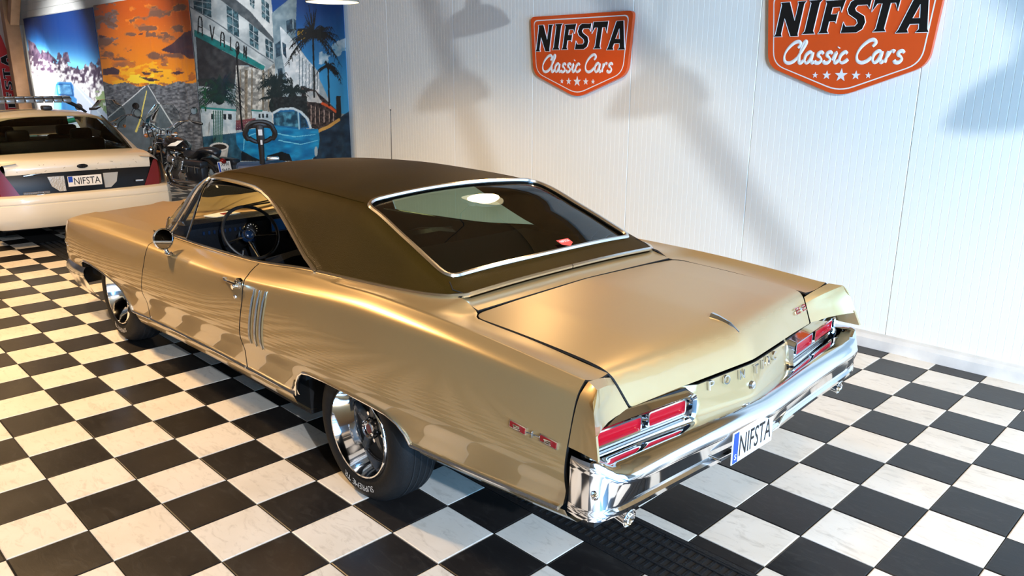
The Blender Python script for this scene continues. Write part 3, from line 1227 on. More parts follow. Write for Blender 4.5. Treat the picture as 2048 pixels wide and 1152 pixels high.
# front bumper
fb = MB()
fp = [(-3.60, .930, 0, 1), (-3.63, .940, 0, 1), (-3.8, .945, 0, 1), (-4.0, .935, -.2, .98), (-4.14, .88, -.7, .7), (-4.20, .7, -.95, .3), (-4.24, .35, -1, .1), (-4.27, 0, -1, 0)]
fpp = [(x, -y, a, -b) for x, y, a, b in fp] + fp[::-1][1:]
fb.loft([[(x + a * d, y + b * d, z) for d, z in ((-.04, .470), (0, .465), (.018, .44), (.022, .405), (.012, .375), (0, .345), (-.03, .27), (-.07, .22))] for x, y, a, b in fpp])
fb.build('front_bumper', M['trim'], car)
gr = MB()
for sg in (-1, 1):
    gr.box((-4.12, sg * .5, .62), (.04, .75, .24), .03)
gr.build('grille', M['black'], car)
MB().box((-4.12, 0, .62), (.14, .16, .30), .03).build('nose_divider', M['gold'], car)
for sg in (-1, 1):
    for z in (.54, .68):
        MB().lathe([(0, .02), (.05, .016), (.075, 0), (.085, -.02)], (-4.14, sg * .72, z), (-1, 0, 0), 16).build('headlamp', M['chrome'], car)

# dark underbody, wheel wells, floor pan
ub = MB()
ub.box((-1.53, 0, .33), (2.05, 1.66, .20))
ub.box((.92, 0, .49), (.86, 1.66, .14))
ub.box((-1.4, 0, .40), (5.2, 1.05, .24))
ub.box((-3.0, 0, .62), (1.9, 1.3, .12))
ub.box((0, 0, .70), (1.1, 1.72, .10))
ub.box((-3.85, 0, .45), (.45, 1.5, .3))
ub.build('underbody', M['gap'], car, smooth=False)
bo_ = MB()
bo_.box((.85, 0, .76), (.70, 1.30, .22))
bo_.box((.0, 0, .85), (1.1, 1.5, .25))
bo_.box((-3.3, 0, .72), (1.4, 1.3, .16))
for sg in (-1, 1):
    bo_.box((-1.6, sg * .90, .62), (1.3, .04, .46))
    bo_.box((-.62, sg * .90, .68), (.5, .04, .40))
    bo_.box((.9, sg * .84, .70), (.8, .04, .36))
bo_.build('inner_body', M['gap'], car, smooth=False)
ml = MB()
for x in (.62, .80):
    ml.tube([(x, -.62, .42), (x + .02, -.3, .40), (x, .0, .42)], .02, 6)
ml.build('exhaust_pipe', M['black'], car)

# ---- greenhouse
g_hb = pchip([-2.6, -2.2, -1, -.42, 0, .3, .42, .49], [.77, .79, .80, .80, .785, .748, .705, .645])
g_zb = pchip([-2.6, -2.0, -1.07, -.42, 0, .3, .49], [.90, .905, .932, .992, 1.011, 1.022, 1.026])
g_zc = pchip([-2.55, -2.3, -1.97, -1.6, -1.2, -.8, -.45, -.30, .05, .37, .50], [.915, 1.095, 1.330, 1.372, 1.382, 1.374, 1.352, 1.336, 1.222, 1.095, 1.045])
g_hk = pchip([-2.55, -1.97, -1.2, -.3, .37, .50], [.70, .635, .655, .645, .66, .62])
g_zk = pchip([-2.55, -1.97, -1.6, -1.2, -.8, -.30, .05, .37, .50], [.905, 1.288, 1.318, 1.328, 1.325, 1.305, 1.195, 1.072, 1.032])


def green(x, v, inset=0.0):
    """v -1..1 across, -1 = driver belt"""
    sg = -1 if v < 0 else 1
    s = 1 - abs(v)
    if s < 0:
        s = s * .5
    P0 = (g_hb(x), g_zb(x))
    K = (g_hk(x), g_zk(x))
    zc = g_zc(x)
    Cc = (.42 * K[0], zc)
    Q1 = (P0[0] + .72 * (K[0] - P0[0]), P0[1] + .72 * (K[1] - P0[1]))
    Q2 = (K[0] + .40 * (Cc[0] - K[0]), K[1] + .40 * (Cc[1] - K[1]))
    if s < .32:
        u = s / .32
        h, z = P0[0] + (Q1[0] - P0[0]) * u, P0[1] + (Q1[1] - P0[1]) * u
    elif s < .58:
        u = (s - .32) / .26
        h = Q1[0] * (1 - u) ** 2 + 2 * u * (1 - u) * K[0] + u * u * Q2[0]
        z = Q1[1] * (1 - u) ** 2 + 2 * u * (1 - u) * K[1] + u * u * Q2[1]
    else:
        u = (s - .58) / .42
        h = Q2[0] * (1 - u) ** 2 + 2 * u * (1 - u) * Cc[0]
        z = Q2[1] * (1 - u) ** 2 + 2 * u * (1 - u) * Cc[1] + u * u * zc
    return Vector((x, sg * h, z - inset))


def v_z(x, z):
    lo, hi = 0.0, 1.0
    for _ in range(28):
        m_ = (lo + hi) / 2
        if green(x, -(1 - m_)).z < z:
            lo = m_
        else:
            hi = m_
    return 1 - (lo + hi) / 2


def v_h(x, h):
    lo, hi = 0.0, 1.0
    for _ in range(28):
        m_ = (lo + hi) / 2
        if abs(green(x, -(1 - m_)).y) > h:
            lo = m_
        else:
            hi = m_
    return 1 - (lo + hi) / 2


# backlight outline (x, v)
bl = []
for x, h in ((-.31, .585), (.365, .625)):
    bl.append((x, v_h(x, h)))
BL = rounded([(bl[0][0], -bl[0][1]), (-.335, 0), (bl[0][0], bl[0][1]), (bl[1][0], bl[1][1]), (.385, 0), (bl[1][0], -bl[1][1])], [.09, .2, .09, .07, .2, .07], 6)
# side window outline (x,z) driver side, front to rear
WIN = [(-1.955, 1.272), (-1.75, 1.288), (-1.5, 1.293), (-1.3, 1.29), (-1.17, 1.278), (-1.06, 1.255), (-.96, 1.222), (-.86, 1.178), (-.72, 1.112), (-.55, 1.035), (-.42, .992)]
WV = [(x, v_z(x, z)) for x, z in WIN]
HEAD = [(-1.965, -WV[0][1]), (-1.995, -.30), (-2.005, 0), (-1.995, .30), (-1.965, WV[0][1])]
base_pts = [(-.40, 1.0), (-.2, 1.0), (0, 1.0), (.2, 1.0), (.35, 1.0), (.44, 1.0), (.485, .93), (.495, .8), (.498, .5), (.50, 0)]
near = [(x, -v) for x, v in WV] + [(x, -v) for x, v in base_pts]
far = [(x, -v) for x, v in near[::-1][1:]]
ROOF = near + far + HEAD[::-1][1:-1]
roof = patch('vinyl_roof', ROOF, lambda x, v: green(x, v), .045, M['vinyl'], car, thick=.022, holes=[BL], sy=.95, edge=.03)
# inner trim so the pillars read dark from inside
# backlight
blg = patch('rear_window', BL, lambda x, v: green(x, v) - Vector((.004, 0, .010)), .06, M['tint'], car, thick=.0, sy=.95)
MB().tube([green(x, v) + Vector((.001, 0, .002)) for x, v in resample(BL, .04)], .0115, 6, closed=True).build('window_trim', M['trim'], blg)
stk = MB()
c0 = green(.335, .11) + Vector((.002, 0, .0))
cx, cy = Vector((-.0, 1, 0)), (green(.30, .11) - green(.34, .11)).normalized()
nn_ = cx.cross(cy)
shield = [(-.042, .03), (.042, .03), (.040, -.008), (0, -.032), (-.040, -.008)]
stk.prism(shield, c0 - nn_ * -.002, cx, cy, .0015)
stk.build('shield_sticker', pm('sticker_red', (.62, .07, .06), .5), blg, smooth=False)
st2 = MB()
text_on(st2, 'NIFSTA', c0 - cx * .032 + cy * .004 + nn_ * .004, cx, cy, .064, .018, .0005)
st2.build('sticker_lettering', M['white_paint'], blg, smooth=False)
# vinyl seams
for sg in (-1, 1):
    sm = MB()
    cv = bl[0][1] - .01
    pts = [(-1.93, cv - .05), (-1.5, cv - .03), (-1.1, cv - .015), (-.7, cv), (-.45, cv), (-.33, cv - .005)]
    sm.tube([green(x, sg * v) + Vector((0, 0, .0005)) for x, v in resample(pts, .05, False)], .004, 5)
    sm.build('roof_seam', M['vinyl'], roof)
    s2 = MB()
    s2.tube([green(x, sg * v) + Vector((0, 0, .0005)) for x, v in ((.385, bl[1][1] + .03), (.43, .70), (.47, .76), (.488, .80))], .003, 5)
    s2.build('roof_seam', M['gap'], roof)
    # bright drip moulding round the side window, moulding under the vinyl
    MB().tube([green(x, sg * v) + Vector((0, sg * .004, 0)) for x, v in resample([(-2.215, .985)] + [(-2.12, v_z(-2.12, 1.04)), (-2.03, v_z(-2.03, 1.18))] + WV, .05, False)], .011, 6).build('drip_moulding', M['trim'], roof)
    MB().tube([green(x, sg * v) + Vector((0, sg * .003, 0)) for x, v in resample([(p[0], p[1]) for p in base_pts], .04, False)], .010, 6).build('roof_moulding', M['trim'], roof)
    # A pillar
    ap = MB()
    a0, a1 = [(-2.235, 1.0), (-1.975, WV[0][1])], [(-2.30, .97), (-2.0, WV[0][1] - .06)]
    rows = []
    for u in (0, .25, .5, .75, 1):
        p = green(a0[0][0] + (a0[1][0] - a0[0][0]) * u, sg * (a0[0][1] + (a0[1][1] - a0[0][1]) * u))
        q = green(a1[0][0] + (a1[1][0] - a1[0][0]) * u, sg * (a1[0][1] + (a1[1][1] - a1[0][1]) * u))
        i_ = Vector((.02, -sg * .03, -.01))
        rows.append([p, q, q + i_, p + i_])
    ap.loft(rows, closed=True, cap=True)
    ap.build('windshield_pillar', M['chrome_dull'], car, angle=30)
    # vent window with its frame
    vp = [(-2.19, .99), (-2.10, v_z(-2.10, 1.06)), (-1.975, v_z(-1.975, 1.245)), (-1.93, v_z(-1.93, 1.262)), (-1.952, .985)]
    vw = patch('vent_window', [(x, sg * v) for x, v in vp], lambda x, v: green(x, v), .06, M['clear'], car, thick=0.0, sy=.95)
    MB().tube([green(x, sg * v) for x, v in resample(vp, .06)], .007, 6, closed=True).build('vent_frame', M['chrome'], vw)
    # belt sill, dark slot
    MB().tube([(x, sg * (g_hb(x) + .004), g_zb(x) + .004) for x in [-2.2 + 1.78 * k / 14 for k in range(15)]], .008, 6).build('belt_moulding', M['chrome_dull'], car)
    # inner quarter trim and door card
    ti = MB()
    ti.loft([[(x, sg * (g_hb(x) - .015), g_zb(x) + .0), (x, sg * .76, .78), (x, sg * .75, .40)] for x in [-2.3, -1.8, -1.2, -.7, -.42, -.1, .1]])
    ti.build('door_card', M['leather'], car)
    c_ = MB()
    c_.loft([[green(x, sg * v) + Vector((0, -sg * .03, -.01)) for v in (1.0, .8, .6)] for x in (-.40, -.25, -.1, .05, .2, .33)])
    c_.build('pillar_trim', M['headliner'], car)
hl = MB()
hl.loft([[green(x, v) - Vector((0, 0, .035)) for v in (-.55, -.3, 0, .3, .55)] for x in (-1.98, -1.6, -1.2, -.8, -.4)])
hl.build('headliner', M['headliner'], car)
# windshield
ws = [(-2.53, 0), (-2.47, -.55), (-2.30, -.965), (-2.005, -(WV[0][1] - .07)), (-2.012, -.3), (-2.02, 0)]
wso = ws + [(x, -v) for x, v in ws[::-1][1:-1]]
wg = patch('windshield', wso, lambda x, v: green(x, v, .006), .08, M['clear'], car, thick=0.0, sy=.95)
MB().tube([green(x, v) for x, v in resample(wso, .06)], .008, 6, closed=True).build('windshield_trim', M['chrome'], wg)
wp = MB()
for y in (-.3, .25):
    wp.tube([(-2.53, y - .12, .925), (-2.44, y + .1, .985), (-2.40, y + .38, 1.005)], .006, 5)
wp.build('wiper', M['black'], car)
# papers on the dash
pp = MB().box((-2.18, -.45, .998), (.12, .20, .006), 0, Matrix.Rotation(.3, 3, 'Z')).build('dash_paper', M['paper'], car, smooth=False)
MB().box((-2.17, -.43, 1.003), (.05, .06, .004)).build('red_note', M['red_enamel'], pp, smooth=False)

# ---- cabin
fl_ = MB().box((-1.2, 0, .36), (2.2, 1.5, .04))
fl_.box((-2.32, 0, .62), (.06, 1.5, .52))
fl_.build('cabin_floor', M['gap'], car, smooth=False)
ds_ = MB()
dp = [(-2.36, .92), (-2.22, .985), (-2.08, 1.0), (-2.03, .982), (-2.06, .945), (-2.07, .78), (-2.12, .62), (-2.30, .60)]
ds_.loft([[(x, y, z) for x, z in dp] for y in (-.76, -.4, 0, .4, .76)], closed=True, cap=True)
dash = ds_.build('dashboard', M['leather'], car, angle=35)
M['dim_blue'] = pm('dim_blue_lamp', (.006, .02, .06), .3)
for y in (-.12, .03, .18):
    ga = MB()
    ga.box((-2.055, y, .905), (.012, .10, .075))
    ga.build('dial', M['blue_dial'], dash, smooth=False)
    gf = MB()
    gf.tube([(-2.046, y + a * .058, .905 + b * .044) for a, b in ((-1, -1), (1, -1), (1, 1), (-1, 1))], .005, 5, closed=True)
    gf.build('dial_frame', M['chrome'], dash)
for k in range(9):
    ga = MB()
    ga.box((-2.053, -.64 + k * .035, .915), (.01, .012, .022))
    ga.build('warning_lamp', M['dim_blue'], dash, smooth=False)
rd = MB().box((-2.055, .06, .82), (.03, .22, .05), .006).build('radio', M['chrome_dull'], dash)
tc_ = MB()
tc_.lathe([(0, .035), (.040, .035), (.046, .03), (.050, -.02), (.03, -.04)], (-1.93, -.385, .915), (.85, 0, .5), 20)
tc_.build('tachometer', M['black'], dash)
MB().lathe([(.040, .036), (.050, .038), (.052, .03)], (-1.93, -.385, .915), (.85, 0, .5), 20).build('tachometer_ring', M['chrome'], dash)
td = MB()
for k in range(9):
    a = rad(-40 + k * 33)
    x_, y_, z_ = frame_of((.85, 0, .5))
    c_ = Vector((-1.93, -.385, .915)) + z_ * .037
    td.tube([c_ + (x_ * math.cos(a) + y_ * math.sin(a)) * .026, c_ + (x_ * math.cos(a) + y_ * math.sin(a)) * .034], .0022, 4)
td.build('tachometer_mark', M['white_paint'], dash)
# steering wheel
sw = MB()
swc = Vector((-1.83, -.43, .925))
swd = Vector((.86, 0, .51)).normalized()
sx_, sy_, _ = frame_of(swd)
sw.tube([swc + sx_ * (.178 * math.cos(a)) + sy_ * (.178 * math.sin(a)) for a in [2 * math.pi * k / 40 for k in range(40)]], .011, 8, closed=True)
swo = sw.build('steering_wheel', M['black'], car)
s3 = MB()
for a in (-.25, math.pi + .25, math.pi / 2 * 3):
    s3.tube([swc - swd * .07, swc + (sx_ * math.cos(a) + sy_ * math.sin(a)) * .174], [.014, .007], 6, flat=.5)
s3.build('wheel_spoke', M['chrome_dull'], swo)
MB().sphere(swc - swd * .06, .042, 14, 8).build('horn_button', pm('horn_blue', (.01, .03, .08), .15, coat=1), swo)
MB().lathe([(.045, -.03), (.055, -.02), (.052, 0)], swc - swd * .05, swd, 18).build('horn_ring', M['chrome'], swo)
MB().cyl(swc - swd * .03, swc - swd * .5, .035, 12).build('steering_column', M['black'], swo)
# seats


def seat(y0, y1, xf, name):
    b = MB()
    n = 5
    rows = []
    for i in range(n):
        y = y0 + (y1 - y0) * i / (n - 1)
        e = .012 if i in (0, n - 1) else 0
        rows.append([(xf - .50, y, .56 - e), (xf - .48, y, .62 - e), (xf - .2, y, .64 - e), (xf, y, .60), (xf, y, .48), (xf - .5, y, .46)])
    b.loft(rows, closed=True, cap=True)
    o = b.build(name, M['leather'], car, angle=50)
    k = MB()
    rows = []
    for i in range(n):
        y = y0 + (y1 - y0) * i / (n - 1)
        e = .03 if i in (0, n - 1) else 0
        rows.append([(xf - .04, y, .60), (xf + .03, y, .80), (xf + .09, y, .90 - e), (xf + .12, y, .925 - e), (xf + .16, y, .905 - e), (xf + .15, y, .7), (xf + .12, y, .5)])
    k.loft(rows, closed=True, cap=True)
    k.build('backrest', M['leather'], o, angle=60)
    pi = MB()
    for f in (.2, .4, .6, .8):
        y = y0 + (y1 - y0) * f
        pi.tube([(xf - .045, y, .62), (xf + .022, y, .80), (xf + .083, y, .90)], .006, 5)
    pi.tube([(xf + .115, y0, .90), (xf + .115, (y0 + y1) / 2, .932), (xf + .115, y1, .90)], .007, 5)
    pi.build('seat_piping', M['leather'], o)


seat(-.68, -.10, -1.28, 'front_seat')
seat(.10, .68, -1.28, 'front_seat')
seat(-.66, .66, -.36, 'rear_seat')
ps = MB()
ps.loft([[(-.30, y, .945), (0, y, .965), (.38, y, 1.0)] for y in (-.70, 0, .70)])
ps.build('parcel_shelf', M['headliner'], car)
MB().tube([(-1.75, .05, .52), (-1.68, .02, .70), (-1.66, .02, .76)], .009, 6).build('gear_lever', M['chrome'], car)
cs_ = MB().box((-1.5, 0, .50), (.9, .18, .20), .02).build('centre_console', M['leather'], car)
MB().tube([(-1.20, -.79, .93), (-1.20, -.785, .965)], .005, 6).build('lock_button', M['chrome'], car)
# rear-view mirror inside and round door mirror
MB().box((-1.90, 0, 1.22), (.02, .22, .06), .01).build('inside_mirror', M['chrome_dull'], car)
dm = MB()
mc = Vector((-1.86, -.965, .955))
md = Vector((.96, .16, .06)).normalized()
dm.lathe([(0, -.06), (.03, -.055), (.052, -.035), (.063, -.005), (.066, .006), (.060, .010), (.057, .004)], mc, md, 24)
dm.tube([mc - Vector((.02, 0, .05)), Vector((-1.868, -.955, .885)), Vector((-1.866, -.945, .862))], [.012, .012, .016], 10, up=(1, 0, 0))
dm.sphere((-1.866, -.94, .862), 1, 14, 8, (.045, .022, .014))
dmo = dm.build('door_mirror', M['chrome'], car)
MB().lathe([(0, .003), (.058, .003)], mc, md, 24).build('mirror_glass', pm('mirror_glass', (.5, .5, .5), .02, 1.0), dmo)
# antenna on the far front fender
an = MB()
an.tube([(-2.03, .82, .90), (-2.02, .82, 1.30), (-2.01, .82, 1.64)], [.004, .003, .0025], 5)
an.sphere((-2.01, .82, 1.642), .006, 8, 6)
an.build('antenna', M['black'], car)

# ---- wheels


def wheel(x, sg, R=.338, wid=.235, hout=.905):
    cy = sg * (hout - wid / 2)
    W = MB()
    ax = (0, sg, 0)
    o = (x, cy, R)
    hw = wid / 2
    # rim: lip and deep dish
    W.lathe([(.222, hw - .020), (.218, hw - .004), (.212, hw + .004), (.206, hw + .002), (.203, hw - .008), (.196, hw - .03), (.182, hw - .085), (.176, hw - .10), (.168, hw - .105)], o, ax, 48)
    rim = W.build('wheel', M['chrome'], car, angle=35)
    T = MB()
    T.lathe([(.214, hw - .02), (.224, hw - .004), (.245, hw + .004), (R - .055, hw + .004), (R - .034, hw - .006), (R - .014, hw - .024), (R - .004, hw - .045), (R, hw - .07), (R, 0), (R, -hw + .07), (R - .004, -hw + .045), (R - .025, -hw + .02), (.27, -hw), (.22, -hw + .01)], o, ax, 56)
    T.build('tyre', M['rubber'], rim)
    tr = MB()
    for q in (-.05, -.02, .015, .05):
        tr.lathe([(R + .0015, q - .004), (R + .0015, q + .004)], o, ax, 48)
    tr.build('tread_groove', M['gap'], rim)
    D = MB()
    D.lathe([(.185, hw - .11), (.172, hw - .098), (.165, hw - .112), (.12, hw - .120), (.06, hw - .112), (.0, hw - .112)], o, ax, 40)
    D.build('wheel_disc', M['black'], rim)
    X, Y, Z = frame_of(ax)
    oc = Vector(o)
    for k in range(5):
        a = 2 * math.pi * k / 5 + .3
        e = X * math.cos(a) + Y * math.sin(a)
        f = X * -math.sin(a) + Y * math.cos(a)
        S = MB()
        rows = []
        for r, w, d in ((.05, .030, .088), (.09, .022, .086), (.135, .019, .093), (.172, .026, .100)):
            c = oc + e * r + Z * (hw - d)
            rows.append([c - f * w - Z * .02, c - f * w * .55 + Z * .006, c + f * w * .55 + Z * .006, c + f * w - Z * .02])
        S.loft(rows)
        S.build('spoke', M['grey_spoke'], rim, angle=25)
    H = MB()
    H.lathe([(.046, hw - .11), (.046, hw - .070), (.044, hw - .056), (.039, hw - .052), (.034, hw - .056), (.033, hw - .066), (0, hw - .066)], o, ax, 24)
    H.build('hub_cap', M['chrome'], rim)
    MB().lathe([(.0, hw - .063), (.022, hw - .063)], o, ax, 16).build('hub_emblem', pm('hub_red', (.16, .015, .015), .4) if 'hubm' not in M else M['hubm'], rim)
    Lg = MB()
    for k in range(5):
        a = 2 * math.pi * (k + .5) / 5 + .3
        c = oc + (X * math.cos(a) + Y * math.sin(a)) * .068
        Lg.cyl(c + Z * (hw - .115), c + Z * (hw - .088), .010, 6)
    Lg.build('lug_nuts', M['chrome'], rim)
    # outlined white lettering on the sidewall
    for txt, amid in (('SUPREME TR', -90), ('SUPREME TR', 90)):
        lt = MB()
        v, f, wd = text_geo(txt)
        hgt = .030
        r0 = .246
        span = hgt * wd * 1.0
        # outlines only: boundary edges of the letter shapes as thin ribbons
        cnt = {}
        for q in f:
            a_ = sum(v[q[i - 1]][0] * v[q[i]][1] - v[q[i]][0] * v[q[i - 1]][1] for i in range(len(q)))
            q = q if a_ > 0 else q[::-1]
            for i in range(len(q)):
                cnt[(q[i], q[(i + 1) % len(q)])] = 1

        def P(p):
            an_ = rad(amid) + sg_dir * (p[0] * hgt - span / 2) / (r0 + .014)
            r = r0 + p[1] * hgt
            return oc + Vector((math.cos(an_) * r, 0, math.sin(an_) * r)) + Vector((0, sg * (hw + .0055), 0))
        sg_dir = -1 if sg < 0 else 1
        for (a_, b_) in cnt:
            if (b_, a_) in cnt:
                continue
            p, q = Vector(v[a_]), Vector(v[b_])
            d = q - p
            if d.length < 1e-6:
                continue
            nrm_ = Vector((-d.y, d.x)).normalized() * .07
            p1, q1 = p + nrm_, q + nrm_
            lt.add([P(p), P(q), P(q1), P(p1)], [(0, 1, 2, 3)])
        lt.build('tyre_lettering', M['white_paint'], rim, smooth=False)
    return rim


M['hubm'] = pm('hub_red', (.16, .015, .015), .4)
for x in (.03, -3.05):
    for sg in (-1, 1):
        wheel(x, sg, R=.338 if x > 0 else .352, hout=.905 if x > 0 else .90)
# ------------------------------------------------------------------ wall signs
M['sign_red'] = pm('sign_orange_red', (.72, .085, .012), .28, coat=.3)
M['sign_edge'] = pm('sign_edge_red', (.40, .03, .01), .4)

GLY = {
    'N': (.30, [(0, 0), (.34, 0), (.29, .08), (.29, .52), (.66, 0), (.97, 0), (.94, .08), (.94, .92), (1, 1), (.66, 1), (.70, .92), (.70, .46), (.36, 1), (0, 1), (.05, .92), (.05, .08)]),
    'I': (.15, [(0, 0), (1, 0), (.84, .09), (.84, .91), (1, 1), (0, 1), (.16, .91), (.16, .09)]),
    'F': (.22, [(0, 0), (.55, 0), (.45, .09), (.45, .36), (.70, .36), (.78, .30), (.78, .66), (.70, .58), (.45, .58), (.45, .78), (.80, .78), (.93, .62), (1, 1), (0, 1), (.08, .91), (.08, .09)]),
    'S': (.24, [(0, 0), (.0, .34), (.15, .20), (.55, .20), (.63, .28), (.55, .38), (.15, .55), (.03, .70), (.10, .92), (.28, 1), (.82, .98), (1, 1), (1, .68), (.86, .80), (.45, .80), (.38, .72), (.45, .64), (.86, .48), (.98, .30), (.92, .10), (.70, 0)]),
    'T': (.26, [(.24, 0), (.76, 0), (.67, .09), (.67, .78), (.84, .78), (1, .56), (1, 1), (0, 1), (0, .56), (.16, .78), (.33, .78), (.33, .09)]),
    'A': (.32, [(0, 0), (.40, 0), (.34, .09), (.38, .22), (.64, .22), (.67, .09), (.60, 0), (1, 0), (.94, .09), (.70, 1), (.32, 1), (.06, .09)]),
}


def spline(pts, n=6):
    out = []
    P = [Vector((p[0], p[1])) for p in pts]
    P = [P[0] * 2 - P[1]] + P + [P[-1] * 2 - P[-2]]
    for i in range(1, len(P) - 2):
        a, b, c, d = P[i - 1], P[i], P[i + 1], P[i + 2]
        for k in range(n):
            t = k / n
            out.append(.5 * ((2 * b) + (c - a) * t + (2 * a - 5 * b + 4 * c - d) * t * t + (3 * b - a - 3 * c + d) * t ** 3))
    out.append(P[-2])
    return out


SCRIPT = {
    'C': ([[(.56, .70), (.64, .86), (.54, .99), (.36, .92), (.16, .66), (.07, .36), (.12, .10), (.28, .0), (.46, .07), (.60, .24)]], .60),
    'l': ([[(0, .24), (.14, .60), (.24, .92), (.20, 1.0), (.11, .84), (.07, .4), (.09, .08), (.16, .0), (.26, .12)]], .25),
    'a': ([[(.31, .42), (.20, .50), (.07, .36), (.05, .12), (.14, .0), (.25, .12), (.32, .40)], [(.33, .49), (.30, .16), (.35, .0), (.43, .08)]], .44),
    's': ([[(.29, .40), (.21, .49), (.11, .44), (.10, .33), (.20, .24), (.25, .13), (.18, .01), (.06, .01), (.0, .10)]], .33),
    'i': ([[(0, .12), (.10, .46), (.07, .12), (.13, .0), (.24, .12)], [(.15, .66), (.165, .70)]], .23),
    'c': ([[(.28, .40), (.18, .48), (.05, .32), (.04, .10), (.14, .0), (.26, .06), (.34, .16)]], .34),
    'r': ([[(.10, .49), (.07, .24), (.04, .0)], [(.06, .20), (.13, .40), (.22, .50), (.31, .45)]], .34),
    ' ': ([], .22),
}


def star(r):
    return [((r if k % 2 == 0 else r * .40) * math.sin(math.pi * k / 5), (r if k % 2 == 0 else r * .40) * math.cos(math.pi * k / 5)) for k in range(10)]


def shield_sign(x, z, label, w=1.21, h=.73):
    t = empty('shield_sign', (x, WALL_Y - .004, z))
    tag(t, label, 'sign', 'shield signs on the panel wall')
    ux, uz = Vector((1, 0, 0)), Vector((0, 0, 1))
    P = [(-.5 * w, .5 * h), (.5 * w, .5 * h), (.462 * w, -.215 * h), (0, -.5 * h), (-.462 * w, -.215 * h)]
    rr = [.05, .05, .09, .10, .09]
    out = rounded(P, rr, 6)[::-1]
    MB().prism(out[::-1], (0, 0, 0), ux, uz, .035).build('sign_body', M['sign_red'], t, smooth=False)
    y = -.0352
    k = .93
    Q = rounded([(a * k, b * (k - .015)) for a, b in P], rr, 6)
    b_ = MB()
    n = len(Q)
    inn = [(a * .984, bb * .972) for a, bb in Q]
    b_.loft([[(a, y - .0005, bb) for a, bb in Q], [(a, y - .0012, bb) for a, bb in inn]], closed=True)
    b_.build('white_border', M['white_paint'], t, smooth=False)
    # big letters with white outline
    x0, x1 = -.44 * w, .445 * w
    zb, zt = .085 * h, .395 * h
    tot = sum(GLY[c][0] for c in 'NIFSTA') + .03 * 5
    sc = (x1 - x0) / tot
    cx = x0
    for i, c in enumerate('NIFSTA'):
        gw, g_ = GLY[c]
        wd = gw * sc
        f = 1 + .10 * (abs(i - 2.5) / 2.5 - .5)
        zz = zb - (.012 if i in (0, 5) else 0)
        hh = (zt - zb) * f
        poly = [(cx + px * wd + .035 * py, zz + py * hh) for px, py in g_]
        MB().prism(poly, (0, y - .001, 0), ux, uz, .003).build('sign_letter', M['blackpaint'], t, smooth=False)
        ol = MB()
        ol.tube([(a, y - .003, bb) for a, bb in poly], .0058, 5, closed=True, flat=.5)
        if c == 'A':
            tri = [(cx + px * wd + .035 * py, zz + py * hh) for px, py in ((.42, .38), (.61, .38), (.53, .72))]
            MB().prism(tri, (0, y - .0041, 0), ux, uz, .0012).build('letter_counter', M['sign_red'], t, smooth=False)
            ol2 = MB()
            ol2.tube([(a, y - .0050, bb) for a, bb in tri], .004, 5, closed=True)
            ol2.build('letter_outline', M['white_paint'], t)
        ol.build('letter_outline', M['white_paint'], t)
        cx += wd + .03 * sc
    # script line
    s_ = 'Classic Cars'
    tw = sum(SCRIPT[c][1] for c in s_)
    H = .205 * h
    kx = .71 * w / tw
    cx = -.375 * w
    for c in s_:
        m_ = MB()
        for st in SCRIPT[c][0]:
            q = spline(st, 5)
            pts = [(cx + p.x * kx + p.y * H * .10, y - .002, -.185 * h + p.y * H + (cx + p.x * kx) * .0) for p in q]
            n = len(pts)
            m_.tube(pts, [.0075 + .0055 * abs(math.sin(math.pi * i / max(1, n - 1) * 1.6 + .4)) for i in range(n)], 6, flat=.35, up=(0, 1, 0))
        cx += SCRIPT[c][1] * kx
        if m_.v:
            m_.build('script_letter', M['white_paint'], t)
    # five stars
    for sx, r in ((-.155, .022), (-.085, .032), (0, .047), (.085, .032), (.155, .022)):
        MB().prism(star(r)[::-1], (sx * w, y - .001, -.30 * h), ux, uz, .0025).build('star', M['white_paint'], t, smooth=False)
    return t


shield_sign(-.215, 2.052, 'orange red shield sign on the white wall, above the rear window of the coupe')
shield_sign(2.215, 2.118, 'orange red shield sign on the white wall, to the right of the other sign')

# ------------------------------------------------------------------ printed banners


def vnoise(x, y, seed=0):
    xi = np.floor(x).astype(int)
    yi = np.floor(y).astype(int)
    xf, yf = x - xi, y - yi

    def hsh(a, b):
        n = (a * 374761393 + b * 668265263 + seed * 982451653) & 0x7fffffff
        n = ((n ^ (n >> 13)) * 1274126177) & 0x7fffffff
        return ((n ^ (n >> 16)) & 0xffff) / 65535.0
    u, v = xf * xf * (3 - 2 * xf), yf * yf * (3 - 2 * yf)
    return (hsh(xi, yi) * (1 - u) + hsh(xi + 1, yi) * u) * (1 - v) + (hsh(xi, yi + 1) * (1 - u) + hsh(xi + 1, yi + 1) * u) * v


def fbm(x, y, seed=0, o=4):
    r = 0
    a = .5
    for k in range(o):
        r = r + a * vnoise(x * 2 ** k, y * 2 ** k, seed + k)
        a *= .5
    return r


